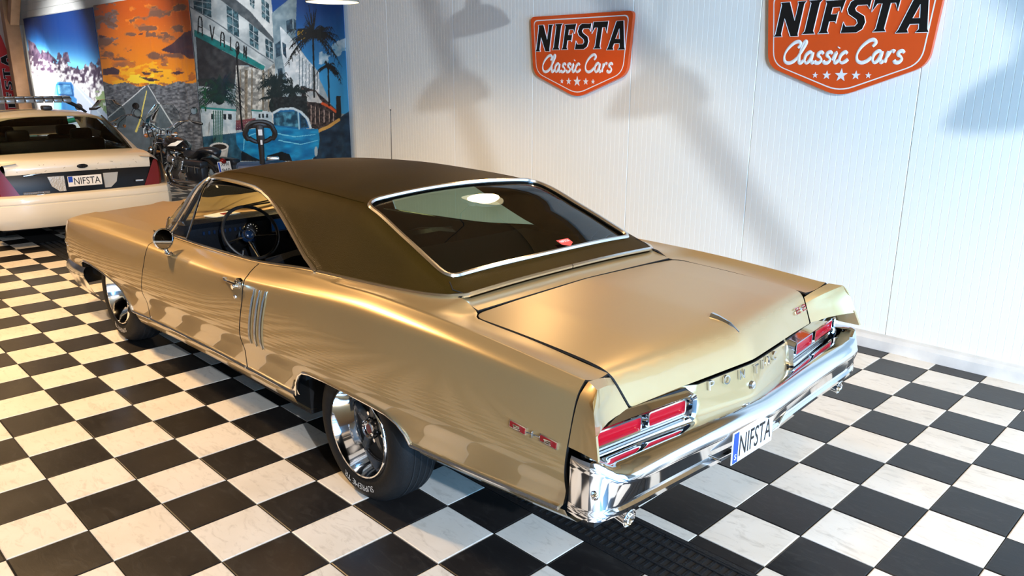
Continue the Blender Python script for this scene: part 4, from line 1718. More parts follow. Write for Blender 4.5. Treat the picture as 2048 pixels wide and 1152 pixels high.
class Print:
    """a printed picture held in banner coordinates (px = photograph pixels on that wall, resolved once to wall metres)"""

    def __init__(self, X, Z):
        self.n = X.shape
        c = np.stack([X.ravel(), np.full(X.size, WALL_Y - .06), Z.ravel()], 1)
        mi = np.array(cam.matrix_world.inverted())
        q = c @ mi[:3, :3].T + mi[:3, 3]
        self.x = (1024 + 1566.14 * q[:, 0] / -q[:, 2])
        self.y = (576 - 1566.14 * q[:, 1] / -q[:, 2])
        self.c = np.zeros((X.size, 3))

    def frame(self, ox, oy, s):
        self.u = (self.x - ox) * s
        self.v = (self.y - oy) * s

    def poly(self, pts, col, soft_=0):
        u, v = self.u, self.v
        m = np.zeros(len(u), bool)
        j = len(pts) - 1
        for i in range(len(pts)):
            xi, yi = pts[i]
            xj, yj = pts[j]
            if yi != yj:
                m ^= ((yi > v) != (yj > v)) & (u < (xj - xi) * (v - yi) / (yj - yi) + xi)
            j = i
        self.put(m, col)
        return m

    def put(self, m, col):
        if callable(col):
            self.c[m] = col(self.u[m], self.v[m])
        else:
            self.c[m] = np.array(col) / 255.0

    def line(self, pts, w, col, w2=None):
        for i in range(len(pts) - 1):
            a, b = np.array(pts[i], float), np.array(pts[i + 1], float)
            d = b - a
            t = np.clip(((self.u - a[0]) * d[0] + (self.v - a[1]) * d[1]) / (d @ d + 1e-9), 0, 1)
            r = np.hypot(self.u - a[0] - t * d[0], self.v - a[1] - t * d[1])
            ww = w if w2 is None else w + (w2 - w) * (i + t) / (len(pts) - 1)
            self.put(r < ww, col)

    def ell(self, cx, cy, rx, ry, col):
        self.put(((self.u - cx) / rx) ** 2 + ((self.v - cy) / ry) ** 2 < 1, col)


def lin(c):
    return np.where(c <= .04045, c / 12.92, ((c + .055) / 1.055) ** 2.4)


def banner(name, x0, x1, z0, z1, nx, nz, paint, label, folds, seed):
    me_v = []
    xs = np.linspace(x0, x1, nx)
    zs = np.linspace(z0, z1, nz)
    X, Z = np.meshgrid(xs, zs)
    D = np.zeros_like(X)
    rs = random.Random(seed)
    for _ in range(folds):
        cx = rs.uniform(x0, x1)
        D += rs.uniform(.006, .02) * np.exp(-((X - cx - rs.uniform(-.15, .15) * (Z - z0)) / rs.uniform(.05, .16)) ** 2) * (.25 + .75 * (z1 - Z) / (z1 - z0))
    P = Print(X, Z)
    paint(P)
    t = 0.0015
    vs = [(a, WALL_Y - .055 - d, b) for a, b, d in zip(X.ravel(), Z.ravel(), D.ravel())]
    fs = [(r * nx + i, r * nx + i + 1, (r + 1) * nx + i + 1, (r + 1) * nx + i) for r in range(nz - 1) for i in range(nx - 1)]
    n0 = len(vs)
    # back of the cloth: a coarse rim gives it thickness
    rim = list(range(nx)) + [r * nx + nx - 1 for r in range(1, nz)] + [(nz - 1) * nx + i for i in range(nx - 2, -1, -1)] + [r * nx for r in range(nz - 2, 0, -1)]
    vs += [(vs[i][0], vs[i][1] + .004, vs[i][2]) for i in rim]
    m = len(rim)
    fs += [(rim[i], n0 + i, n0 + (i + 1) % m, rim[(i + 1) % m]) for i in range(m)]
    mat = pm(name + '_print', (.5, .5, .5), .42)
    nt = mat.node_tree
    at = nt.nodes.new('ShaderNodeVertexColor')
    at.layer_name = 'print'
    nt.links.new(at.outputs[0], nt.nodes['Principled BSDF'].inputs['Base Color'])
    me = mesh(name, vs, fs, mat, True, None)
    ca = me.color_attributes.new('print', 'FLOAT_COLOR', 'POINT')
    col = np.ones((len(vs), 4))
    lc = lin(np.clip(P.c, 0, 1))
    col[:n0, :3] = lc
    col[n0:, :3] = .25
    ca.data.foreach_set('color', col.ravel())
    o = link(name, me)
    tag(o, label, 'banner', 'printed banners on the wall')
    return o


def mixc(a, b, t):
    a, b = np.array(a) / 255., np.array(b) / 255.
    t = np.clip(t, 0, 1)[:, None]
    return a * (1 - t) + b * t


def paint_desert(P):
    P.frame(0, 0, 2.743)
    hz = lambda u: 240 + (u - 140) * .27
    P.put(np.ones(len(P.u), bool), lambda u, v: mixc((2, 52, 118), (120, 205, 245), ((v - 95) / (hz(u) - 60)) ** 3))
    n = fbm(P.u / 26, P.v / 26, 3)
    rock = P.v > hz(P.u) + 60 - 110 * np.clip(fbm(P.u / 34, P.u * 0 + 2.3, 8) - .35, 0, 1) * 2
    P.put(rock, lambda u, v: mixc((70, 55, 75), (250, 248, 245), (fbm(u / 12, v / 18, 5) - .30) * 3.2 + (v - hz(u) - 110) / 160))
    for pts in ([(150, 215), (190, 240), (225, 300), (232, 330), (160, 300)], [(235, 290), (262, 285), (300, 320), (320, 345), (240, 330)], [(308, 330), (315, 290), (328, 288), (335, 330)], [(343, 330), (352, 288), (370, 288), (385, 345)], [(525, 355), (538, 318), (555, 330), (560, 365)]):
        P.poly(pts, lambda u, v: mixc((45, 32, 55), (130, 110, 130), (fbm(u / 9, v / 16, 2) - .2) * 1.8))
    P.put((P.v > 380) & (P.v < 480) & (P.u < 240) & (n > .5), (195, 110, 125))
    P.put((P.v > 500) & (P.u > 520) & (n > .42), (150, 175, 120))
    P.put((P.v > 400) & (P.u < 330) & (n > .40), (252, 252, 250))  # spotlight glow painted white into the lower left of the print
    P.poly([(400, 470), (425, 470), (600, 640), (600, 680), (380, 680), (390, 560)], (205, 215, 238))
    P.line([(412, 470), (560, 640)], 3, (235, 242, 250))
    P.poly([(300, 470), (312, 450), (390, 452), (402, 470), (405, 530), (420, 545), (420, 640), (290, 640), (292, 540)], (70, 150, 215))
    P.poly([(312, 465), (385, 466), (395, 520), (320, 512)], lambda u, v: mixc((130, 195, 235), (40, 110, 175), fbm(u / 14, v / 10, 4) * 1.6 - .3))
    P.line([(310, 462), (388, 462), (400, 525), (316, 517), (310, 462)], 4, (30, 95, 160))


def paint_sunset(P):
    P.frame(0, 0, 2.743)
    hz = lambda u: 470 - 22 * np.abs(u - 800) / 270 + 8 * np.sin(u / 23)
    n = fbm(P.u / 70, P.v / 38, 11, 5)
    n2 = fbm(P.u / 40 + 9, P.v / 16, 21, 4)
    P.put(np.ones(len(P.u), bool), lambda u, v: mixc((196, 84, 14), (246, 150, 20), (v - 60) / 380))
    P.put(n > .50, lambda u, v: mixc((226, 120, 28), (150, 92, 62), (fbm(u / 60, v / 30, 31) - .3) * 3))
    P.put((P.v < 230) & (P.u < 760) & (n > .42 + (P.u - 560) / 700), (124, 100, 94))
    P.put((n > .56) & (P.v < 330), (122, 82, 62))
    P.put((np.hypot((P.u - 800) / 1.5, P.v - 440) < 60 + 90 * n2) & (n2 > .42), (248, 176, 24))
    P.put((np.hypot((P.u - 770) / 1.6, P.v - 448) < 16 + 60 * n2) & (n2 > .35), (255, 216, 50))
    for pts in ([(880, 275), (950, 235), (1010, 180), (1090, 150), (1090, 320), (1040, 325), (990, 290), (930, 290)], [(560, 380), (620, 368), (655, 385), (650, 408), (565, 412)], [(935, 400), (975, 390), (1015, 398), (970, 412)], [(760, 420), (830, 430), (880, 440), (820, 448)], [(775, 395), (830, 398), (820, 410), (790, 412)], [(750, 190), (785, 178), (780, 190)], [(540, 190), (585, 200), (545, 212)], [(830, 392), (905, 390), (850, 399)]):
        P.poly(pts, lambda u, v: mixc((58, 40, 56), (98, 58, 52), fbm(u / 30, v / 16, 4) * 1.6 - .3))
    P.put((P.v > hz(P.u)), lambda u, v: mixc((52, 56, 62), (142, 146, 150), (fbm(u / 14, v / 7, 9) - .22) * 2.0))
    P.poly([(795, 470), (812, 470), (1010, 790), (1040, 860), (540, 860), (592, 640)], lambda u, v: mixc((72, 84, 90), (112, 124, 130), fbm(u / 20, v / 20, 6)))
    P.line([(797, 472), (592, 645)], 2.6, (225, 228, 228))
    P.line([(812, 472), (955, 700)], 2.6, (225, 228, 228))
    P.line([(803, 500), (775, 640), (745, 720)], 2.2, (236, 216, 110), 6)
    P.line([(790, 735), (790, 705), (800, 698), (830, 706), (868, 700), (885, 712)], 3, (240, 240, 238))
    # road shield wording
    L = {'R': [[(0, 0), (0, 1), (.7, 1), (.8, .75), (.7, .5), (0, .5)], [(.35, .5), (.85, 0)]], 'O': [[(.1, .15), (.1, .85), (.35, 1), (.65, 1), (.88, .85), (.88, .15), (.65, 0), (.35, 0), (.1, .15)]], 'U': [[(.1, 1), (.1, .15), (.35, 0), (.65, 0), (.88, .15), (.88, 1)]], 'T': [[(0, 1), (1, 1)], [(.5, 1), (.5, 0)]], 'E': [[(.9, 1), (.1, 1), (.1, 0), (.9, 0)], [(.1, .5), (.7, .5)]]}
    for i, ch in enumerate('ROUTE'):
        for st in L[ch]:
            P.line([(805 + i * 21 + a * 15, 730 - b * 22) for a, b in st], 2.6, (240, 240, 238))


def frond(P, c, ang, ln, col, droop=.5, w=5, k=9):
    x, y = c
    pts = []
    for i in range(k):
        t = i / (k - 1)
        pts.append((x + math.cos(ang) * ln * t, y - math.sin(ang) * ln * t + droop * ln * t * t))
    P.line(pts, w, col, 1.5)
    for i in range(1, k):
        px, py = pts[i]
        for s in (-1, 1):
            P.line([(px, py), (px + s * ln * .10 + math.cos(ang) * ln * .06, py + ln * .20)], 2.6, col, 1)


def paint_hotel(P):
    P.frame(380, 0, 3.6)
    T = lambda a, b, s=20, k=1.0, sd=3: (lambda u, v: mixc(a, b, (fbm(u / s, v / s, sd) - .5) * 2 * k + .5))
    P.put(np.ones(len(P.u), bool), T((128, 146, 152), (176, 190, 196), 60, 1.2))
    # sky
    P.poly([(560, -200), (1200, -200), (1200, 820), (1040, 820), (930, 560), (760, 300), (740, -10), (590, 100)], lambda u, v: mixc((6, 62, 128), (52, 150, 205), (v - 40) / 520))
    for cx, cy, rx, ry in ((1075, 330, 70, 45), (1110, 310, 40, 40), (960, 250, 30, 30), (950, 420, 60, 50), (1060, 380, 50, 25)):
        P.put((((P.u - cx) / rx) ** 2 + ((P.v - cy) / ry) ** 2 < .35 + 1.5 * (fbm(P.u / 26, P.v / 20, 41) - .2)) & (P.u > 930), T((120, 172, 200), (214, 228, 234), 30))
    # hotel upper front
    P.poly([(-20, -40), (580, -40), (612, 300), (612, 500), (540, 510), (30, 250)], T((140, 152, 156), (196, 204, 204), 90, 1.4))
    P.poly([(180, -30), (300, -30), (440, 90), (606, 285), (604, 312), (400, 140)], T((58, 68, 74), (88, 96, 100), 30))
    P.poly([(300, -30), (520, -30), (575, 60), (606, 285), (440, 90)], T((170, 178, 180), (206, 212, 210), 60))
    for q in ([(20, -30), (150, -30), (152, 128), (26, 70)], [(260, 38), (350, 95), (356, 268), (268, 230)], [(422, 165), (490, 212), (494, 362), (430, 322)], [(540, 275), (594, 305), (598, 430), (546, 408)], [(512, -20), (566, 30), (572, 170), (516, 122)], [(425, -30), (466, -30), (462, 66), (430, 34)]):
        P.poly(q, T((28, 56, 66), (84, 120, 130), 22, 1.6))
        a, b, c, d = [np.array(p, float) for p in q]
        P.line([tuple((a + b) / 2), tuple((c + d) / 2)], 2.2, (160, 172, 176))
        for f in (.33, .66):
            P.line([tuple(a + (d - a) * f), tuple(b + (c - b) * f)], 2.0, (160, 172, 176))
    P.line([(0, 50), (200, 170), (420, 330), (600, 450)], 4, (92, 104, 110))
    # teal fascia and porch shade
    P.poly([(20, 150), (540, 470), (540, 512), (25, 262)], T((172, 182, 184), (204, 210, 208), 30))
    P.poly([(28, 212), (300, 340), (540, 478), (528, 508), (290, 392), (28, 262)], T((8, 92, 92), (34, 132, 128), 40))
    P.poly([(40, 262), (290, 394), (528, 510), (480, 520), (420, 470), (335, 470), (320, 640), (60, 620)], T((34, 36, 40), (64, 66, 68), 30))
    P.poly([(330, 470), (430, 480), (540, 515), (612, 450), (612, 900), (470, 900), (330, 940)], T((118, 120, 116), (206, 206, 198), 24, 1.6))
    for x0, w_ in ((395, 22), (440, 10), (360, 8), (520, 14), (560, 10)):
        P.poly([(x0, 500), (x0 + w_, 505), (x0 + w_, 870), (x0, 870)], T((92, 86, 74), (150, 140, 120), 20))
    # hanging letters
    LT = {'A': [[(0, 0), (.1, .8), (.3, 1), (.7, 1), (.9, .8), (1, 0)], [(.1, .42), (.9, .42)]], 'V': [[(0, 1), (.5, 0), (1, 1)]], 'L': [[(.2, 1), (.2, 0), (.9, 0)]], 'O': [[(.1, .2), (.1, .8), (.4, 1), (.7, 1), (.95, .8), (.95, .2), (.7, 0), (.35, 0), (.1, .2)]], 'N': [[(.1, 0), (.1, 1), (.9, 0), (.9, 1)]]}
    for ch, x, y, w_, h_ in (('A', 55, 240, 32, 125), ('V', 142, 282, 30, 100), ('A', 220, 326, 26, 98), ('L', 286, 356, 20, 90), ('O', 330, 384, 24, 86), ('N', 388, 410, 20, 80)):
        for st in LT[ch]:
            P.line([(x + a * w_, y - b * h_ + a * w_ * .45) for a, b in st], 4.5, (28, 34, 36))
    # second building
    P.poly([(588, 95), (740, -30), (770, -30), (760, 320), (900, 560), (900, 640), (690, 590), (610, 480)], T((96, 122, 134), (140, 160, 168), 40))
    P.poly([(648, 188), (760, 310), (880, 480), (900, 700), (700, 600), (665, 400)], T((176, 190, 196), (220, 226, 228), 50))
    for q in ([(690, 150), (736, 135), (740, 225), (696, 240)], [(612, 320), (650, 295), (656, 400), (620, 415)], [(664, 300), (690, 320), (694, 420), (670, 390)], [(630, 495), (668, 488), (670, 560), (636, 570)], [(745, 130), (765, 150), (766, 220), (750, 210)]):
        P.poly(q, T((22, 44, 60), (60, 92, 110), 14))
    P.poly([(770, 350), (930, 520), (935, 680), (880, 700), (760, 560)], T((182, 194, 200), (228, 232, 232), 16, 2))
    for x in range(790, 930, 22):
        P.line([(x, 400 + (x - 790) * .9), (x, 640)], 3, (96, 116, 126))
    # awnings and street
    P.poly([(800, 620), (905, 650), (1062, 800), (1062, 860), (930, 940), (820, 900)], T((26, 24, 28), (84, 72, 68), 12, 1.8))
    P.poly([(830, 660), (900, 655), (960, 745), (840, 730)], T((150, 160, 165), (205, 205, 200), 20))
    P.line([(955, 745), (1010, 775), (1062, 815)], 9, (206, 84, 40))
    P.poly([(1050, 690), (1085, 690), (1090, 860), (1050, 860)], (30, 34, 36))
    P.poly([(920, 960), (1075, 850), (1200, 760), (1200, 1160), (880, 1160)], T((10, 30, 48), (34, 66, 92), 40))
    P.line([(925, 945), (1000, 910), (1070, 862)], 11, (190, 150, 80))
    for x in (870, 900, 935, 965, 1000, 1030):
        P.line([(x, 760 + (x - 870) * .35), (x, 900 - (x - 870) * .2)], 2.6, (170, 150, 140))
    # tall palms
    D = (10, 18, 20)
    P.line([(885, 250), (890, 480), (892, 700)], 7, D, 6)
    P.ell(806, 246, 32, 40, T((150, 118, 8), (196, 160, 30), 10))
    rs = random.Random(4)
    for k in range(46):
        frond(P, (885, 250), rad(rs.uniform(-30, 210)), rs.uniform(90, 200), D, rs.uniform(.35, 1.0), 5)
    for k in range(10):
        P.line([(885, 240), (870 + rs.uniform(-70, 40), 60 + rs.uniform(-30, 60))], 5, D, 2)
    P.line([(992, 480), (1000, 760)], 6, D)
    for k in range(20):
        frond(P, (992, 480), rad(rs.uniform(-30, 210)), rs.uniform(50, 95), D, rs.uniform(.4, 1.0), 4)
    # shrubs by the entrance
    for cx, cy, n_, ln in ((620, 610, 44, 125), (740, 660, 40, 105), (600, 700, 24, 95)):
        P.ell(cx, cy + 60, ln * .35, ln * .6, T((8, 22, 26), (34, 52, 50), 10))
        for k in range(n_):
            frond(P, (cx, cy), rad(rs.uniform(10, 170)), rs.uniform(.6, 1.1) * ln, (14, 34, 36), rs.uniform(.1, .6), 4, 6)
    P.poly([(600, 700), (840, 690), (850, 860), (600, 900)], T((14, 22, 26), (48, 58, 60), 12))
    # low white wall, steps
    P.poly([(70, 770), (332, 790), (332, 965), (90, 990)], T((150, 176, 190), (205, 218, 224), 40))
    P.line([(80, 775), (330, 795)], 7, (40, 140, 140))
    for x in (150, 238, 276):
        P.poly([(x, 820), (x + 24, 824), (x + 24, 862), (x, 858)], (28, 44, 52))
    P.poly([(446, 790), (520, 795), (590, 810), (590, 900), (470, 920), (450, 880)], T((150, 172, 182), (200, 212, 218), 30))
    P.line([(448, 794), (520, 798)], 6, (30, 120, 118))
    for x in (492, 520, 548):
        P.poly([(x, 818), (x + 14, 820), (x + 14, 850), (x, 848)], (26, 40, 48))
    for k in range(4):
        P.poly([(330, 868 + k * 18), (470, 850 + k * 18), (472, 866 + k * 18), (332, 885 + k * 18)], (118 - k * 12, 64 - k * 6, 70))
    P.poly([(80, 985), (345, 955), (380, 1160), (80, 1160)], T((20, 62, 86), (58, 110, 134), 30))
    # potted palm
    P.ell(210, 660, 55, 95, T((2, 14, 18), (12, 38, 40), 10, 1.6))
    for k in range(80):
        frond(P, (205 + rs.uniform(-40, 40), 620 + rs.uniform(-30, 120)), rad(rs.uniform(-10, 190)), rs.uniform(70, 170), (4 + rs.randint(0, 12), 24 + rs.randint(0, 34), 32 + rs.randint(0, 20)), rs.uniform(.2, .9), 4, 6)
    for k in range(10):
        frond(P, (110, 620 + k * 20), rad(rs.uniform(60, 200)), 60, (20, 86, 52), .5, 4, 5)
    for x in (172, 186, 200, 214, 226):
        P.line([(x + (x - 200) * .2, 800), (x, 1062)], 4.5, (62, 110, 100))
    P.poly([(140, 1060), (278, 1060), (262, 1150), (160, 1150)], T((150, 156, 156), (206, 208, 204), 30))
    P.ell(209, 1056, 70, 30, (214, 216, 212))
    P.ell(209, 1058, 54, 20, (40, 36, 32))
    P.line([(345, 340), (338, 420), (352, 620), (366, 820), (378, 940)], 6, (18, 22, 24))
    # blue convertible
    P.poly([(332, 960), (440, 930), (540, 915), (600, 900), (785, 928), (922, 928), (936, 1000), (925, 1060), (905, 1120), (860, 1160), (500, 1160), (370, 1090), (338, 1040)], lambda u, v: mixc((6, 92, 146), (28, 152, 204), (fbm(u / 70, v / 34, 17) - .2) * 1.8))
    P.poly([(598, 815), (640, 785), (740, 777), (800, 800), (848, 850), (872, 920), (790, 932), (600, 905)], (12, 96, 150))
    P.poly([(604, 812), (772, 800), (786, 920), (602, 898)], T((18, 60, 84), (80, 150, 176), 30, 1.6))
    P.poly([(796, 822), (826, 840), (850, 915), (800, 920)], T((14, 40, 60), (50, 90, 110), 14))
    P.line([(600, 812), (650, 786), (742, 780), (802, 806), (846, 856), (866, 918)], 8, (188, 206, 214))
    P.line([(782, 812), (790, 928)], 5, (150, 190, 206))
    for pts in ([(400, 990), (470, 960), (540, 965)], [(620, 960), (760, 985), (900, 968)], [(640, 1010), (800, 1040), (920, 1010)], [(390, 1000), (385, 1080)]):
        P.line(pts, 4, (110, 196, 226), 2)
    P.poly([(560, 1120), (660, 1090), (720, 1110), (740, 1160), (540, 1160)], (6, 14, 20))
    P.ell(905, 1090, 12, 36, (150, 170, 180))
    P.poly([(370, 1085), (460, 1130), (520, 1160), (370, 1160)], (10, 26, 38))


banner('desert_road_banner', -18.05, -12.93, .25, 3.13, 150, 150, paint_desert, 'printed banner of a blue car on a desert road under blue sky', 6, 1)
banner('sunset_highway_banner', -12.90, -8.42, .25, 3.16, 230, 210, paint_sunset, 'printed banner of an orange sunset over a straight grey highway', 6, 2)
banner('hotel_street_banner', -8.39, -3.97, .25, 3.20, 430, 380, paint_hotel, 'printed banner of a white hotel, palms and a blue convertible', 12, 3)
# ------------------------------------------------------------------ white police sedan (local x rearwards from the rear bumper, y to its right)
M['cream'] = pm('cream_white_paint', (.68, .64, .54), .35, coat=.4, vary=(2.5, .3, (.63, .58, .47)))
M['tail_red'] = pm('dark_red_lens', (.14, .004, .004), .2, spec=.25)
M['clear_lens'] = pm('clear_lens', (.36, .35, .31), .2, coat=.6, bump=(60, .4))
M['dkglass'] = glass('dark_sedan_glass', (.55, .64, .62), .7, .01, 1.45)
M['gloss_black'] = pm('gloss_black_panel', (.005, .005, .006), .3, spec=.2)
M['scratch'] = pm('paint_scratch', (.28, .25, .20), .6)
sed = empty('police_sedan', (-5.02, 1.954, 0), -.062)
tag(sed, 'cream white police sedan with light bar and black rear panel, behind the coupe', 'car')
KS = .97


def sl(mb):
    mb.M = Matrix.Scale(KS, 4)
    return mb


deck = pchip([-5.2, -4.6, -3.6, -.80, -.45, -.12, 0.02], [.78, .90, .99, 1.015, 1.018, 1.005, .97])
halfw = pchip([-5.25, -4.9, -4.0, -2.5, -1.0, -.3, -.05, .03], [.72, .90, .97, .985, .985, .965, .93, .90])


def sed_sec(x):
    w = halfw(x)
    d = deck(x)
    return [(w - .14, .24), (w - .03, .30), (w, .42), (w + .005, .60), (w - .005, .75), (w - .03, .88), (w - .075, d - .065), (w - .14, d - .018), (w - .28, d - .002), (w * .45, d + .012), (0, d + .018)]


def full_sec(x, pts):
    L = [(x, -h, z) for h, z in pts] + [(x, h, z) for h, z in pts[::-1][1:]]
    return L


body = sl(MB())
xsl = [-5.25, -5.0, -4.6, -4.0, -3.6]
body.loft([full_sec(x, sed_sec(x)) for x in xsl])
body.build('front_body', M['cream'], sed)
for sg in (-1, 1):
    for nm, xa, xb in (('front_door', -3.58, -2.45), ('rear_door', -2.44, -1.45), ('rear_quarter', -1.44, -.03)):
        q = sl(MB())
        xs_ = [xa + (xb - xa) * i / 6 for i in range(7)]
        top_n = 7 if nm != 'rear_quarter' else 9
        q.loft([[(x, sg * h, z) for h, z in sed_sec(x)[:top_n]] for x in xs_])
        q.build(nm, M['cream'], sed)
# trunk lid: top and the white drop
tl = sl(MB())
rows = []
for x in (-.78, -.6, -.4, -.2, -.1, -.03, .0, .015, .012):
    rows.append(None)
tl_prof = [(-.68, 0), (-.55, 0), (-.35, -.002), (-.18, -.004), (-.08, -.012), (-.02, -.03), (.008, -.065), (.016, -.11), (.010, -.160)]
rows = []
for x, dz in tl_prof:
    row = []
    for i in range(13):
        f = -1 + 2 * i / 12
        h = f * (.80 - (.10 if x > -.05 else 0) * min(1, max(0, (x + .05) / .06)) * .4)
        d0 = deck(min(x, -.10))
        row.append((x - .07 * f * f, h, d0 + .02 - .014 * f * f + dz))
    rows.append(row)
tl.loft(rows)
tlo = tl.build('trunk_lid', M['cream'], sed, angle=60)
sc_ = sl(MB())
rs = random.Random(5)
for k in range(20):
    f = rs.uniform(-.85, .85)
    z = rs.uniform(.86, .955)
    x = .022 - .07 * f * f
    a = rs.uniform(-.02, .02)
    sc_.tube([(x, f * .78, z), (x, f * .78 + a, z + rs.uniform(-.012, .012))], .0022, 4)
sc_.build('paint_scratches', M['scratch'], tlo, smooth=False)['kind'] = 'stuff'
em = sl(MB()).lathe([(0, .006), (.052, .006), (.058, .002), (.058, -.004)], (0, 0, 0), (1, 0, 0), 28)
em.v = [Vector((p.x + .020 * KS, p.y * 1.0 + .0, p.z * .42 + .915 * KS)) for p in em.v]
emo = em.build('oval_emblem', M['gloss_black'], tlo)
et = sl(MB())
text_on(et, 'Ford', (.0270, -.036, .900), (0, 1, 0), (0, 0, 1), .072, .030, .001)
et.build('emblem_script', M['chrome'], tlo, smooth=False)
# black panel between the lamps
bpn = sl(MB())
bpn.loft([[(.004 - .07 * f * f + dx, f * .80, z) for f in (-1, -.6, -.2, .2, .6, 1)] for z, dx in ((.60, .03), (.70, .022), (.80, .008), (.88, -.016))])
bpo = bpn.build('black_tail_panel', M['gloss_black'], sed)
for sg in (-1, 1):
    # reversing lamp beside the plate
    r_ = sl(MB())
    P4 = [(.205, .650), (.205, .818), (.370, .818), (.340, .71), (.27, .650)]
    r_.prism([(sg * a, b) for a, b in P4], (0, 0, 0), (0, 1, 0), (0, 0, 1), .02)
    r_.v = [Vector((p.x + (.010 - .07 * (p.y / KS / .8) ** 2 + (.84 - p.z / KS) * .11) * KS, p.y, p.z)) for p in r_.v]
    r_.build('reversing_lamp', M['clear_lens'], bpo, smooth=False)
    # tail lamp: tapering wedge wrapping the corner
    t_ = sl(MB())
    prof = [((.80, .925), (.805, .91)), ]
    A = [(.640 + .14 * (1 - k / 6), .605 + .30 * (k / 6)) for k in range(7)]     # inner slanted edge, bottom to top
    rows = []
    for k in range(7):
        z = .625 + .305 * k / 6
        hi = .655 + .15 * k / 6
        ho = .955 - .085 * (k / 6) ** 2
        row = []
        for u in (0, .2, .4, .6, .75, .88, 1):
            h = hi + (ho - hi) * u
            xx = .012 - .07 * (h / .80) ** 2 + (.93 - z) * .08
            if u > .6:
                xx -= .34 * ((u - .6) / .4) ** 2 * (.35 + .65 * (1 - k / 6))
            row.append((xx, sg * h, z))
        rows.append(row)
    t_.loft(rows)
    t_.build('tail_lamp', M['tail_red'], sed)
# plate
pl_ = sl(MB()).box((.052, 0, .752), (.006, .355, .118), .002).build('license_plate', M['plate'], sed, smooth=False)
pt = sl(MB())
text_on(pt, 'NIFSTA', (.0555, -.115, .712), (0, 1, 0), (0, 0, 1), .275, .080, .001)
pt.build('plate_lettering', M['blackpaint'], pl_, smooth=False)
sl(MB()).box((.0556, -.150, .775), (.001, .045, .066)).build('plate_band', M['plate_blue'], pl_, smooth=False)
st_ = sl(MB())
st_.box((.038, -.50, .655), (.006, .26, .022), .003)
for k in range(11):
    st_.box((.042, -.61 + k * .022, .655), (.006, .008, .018))
st_.build('model_badge', M['chrome_dull'], sed, smooth=False)
sl(MB()).box((.015, .60, .70), (.006, .09, .022), .003).build('small_badge', M['chrome_dull'], sed, smooth=False)
for z in (.635, .865):
    sl(MB()).tube([(.02, -.60, z - .02), (.045, -.42, z)], .006, 5).build('trim_glint', M['chrome'], bpo)
# bumper cover
bc = sl(MB())
bpath = [(-.55, .985, 0, 1), (-.25, .98, .05, 1), (-.08, .955, .35, .93), (.0, .90, .75, .65), (.045, .75, .95, .3), (.075, .45, .99, .12), (.085, 0, 1, 0)]
bfull = [(x, -y, a, -b) for x, y, a, b in bpath] + bpath[::-1][1:]
bprof = [(-.10, .632), (-.02, .628), (.012, .612), (.022, .585), (.022, .545), (.016, .540), (.016, .530), (.024, .524), (.026, .46), (.02, .38), (.0, .31), (-.05, .255), (-.16, .235)]
bc.loft([[(x + a * d, y + b * d, z) for d, z in bprof] for x, y, a, b in bfull])
bc.build('rear_bumper', M['cream'], sed, angle=35)
ubs = sl(MB()).box((-2.5, 0, .33), (4.6, 1.7, .24)).build('underbody', M['gap'], sed, smooth=False)
# greenhouse: pillars, roof, glass
RW = [(-.74, .70, 1.075), (-1.34, .545, 1.405)]       # rear window bottom / top corner
roofz = pchip([-3.1, -2.6, -2.1, -1.6, -1.36], [1.40, 1.465, 1.475, 1.455, 1.42])
rf = sl(MB())
rows = []
for x in (-3.05, -2.6, -2.1, -1.7, -1.45, -1.33):
    zc = roofz(x)
    rows.append([(x, f * .635, zc - .055 * f ** 4 - .018 * f * f) for f in (-1, -.9, -.7, -.35, 0, .35, .7, .9, 1)])
rf.loft(rows)
rfo = rf.build('roof', M['cream'], sed)
for sg in (-1, 1):
    cp = sl(MB())
    # C pillar from roof corner to deck
    cp.loft([[(-1.32, sg * .60, 1.405), (-1.36, sg * .635, 1.38), (-1.62, sg * .64, 1.36)],
             [(-.98, sg * .67, 1.235), (-1.0, sg * .72, 1.21), (-1.50, sg * .74, 1.18)],
             [(-.66, sg * .738, 1.022), (-.64, sg * .82, 1.005), (-1.38, sg * .87, .97)],
             [(-.58, sg * .76, 1.012), (-.54, sg * .86, .985), (-1.30, sg * .93, .92)]])
    cp.build('roof_pillar', M['cream'], sed, angle=50)
    bpil = sl(MB())
    bpil.loft([[(-2.42, sg * .60, 1.40), (-2.34, sg * .60, 1.40)], [(-2.50, sg * .86, 1.0), (-2.40, sg * .86, 1.0)]])
    bpil.build('door_pillar', M['gloss_black'], sed, smooth=False)
    sg_ = sl(MB())
    sg_.loft([[(-2.95, sg * .60, 1.37), (-1.60, sg * .605, 1.36)], [(-3.5, sg * .86, 1.03), (-1.36, sg * .84, 1.02)]])
    sg_.build('side_window', M['dkglass'], sed, smooth=False)
    tr_ = sl(MB()).tube([(-1.32, sg * .60, 1.41), (-.98, sg * .668, 1.238), (-.66, sg * .735, 1.026)], .010, 6)
    tr_.build('window_seal', M['black'], sed)
rwg = sl(MB())
rows = []
for k in range(7):
    u = k / 6
    x = -.66 + (-.66) * u
    w = .735 + (.60 - .735) * u
    z = 1.015 + .39 * u + .03 * math.sin(math.pi * u)
    rows.append([(x + .06 * (1 - f * f) * (1 - u * .6), f * w, z + .02 * (1 - f * f)) for f in (-1, -.66, -.33, 0, .33, .66, 1)])
rwg.loft(rows)
rwo = rwg.build('rear_window', M['dkglass'], sed)
ws_ = sl(MB())
ws_.loft([[(-3.05, f * .55, 1.41) for f in (-1, 0, 1)], [(-3.75, f * .72, 1.03) for f in (-1, 0, 1)]])
ws_.build('windshield', M['dkglass'], sed, smooth=False)
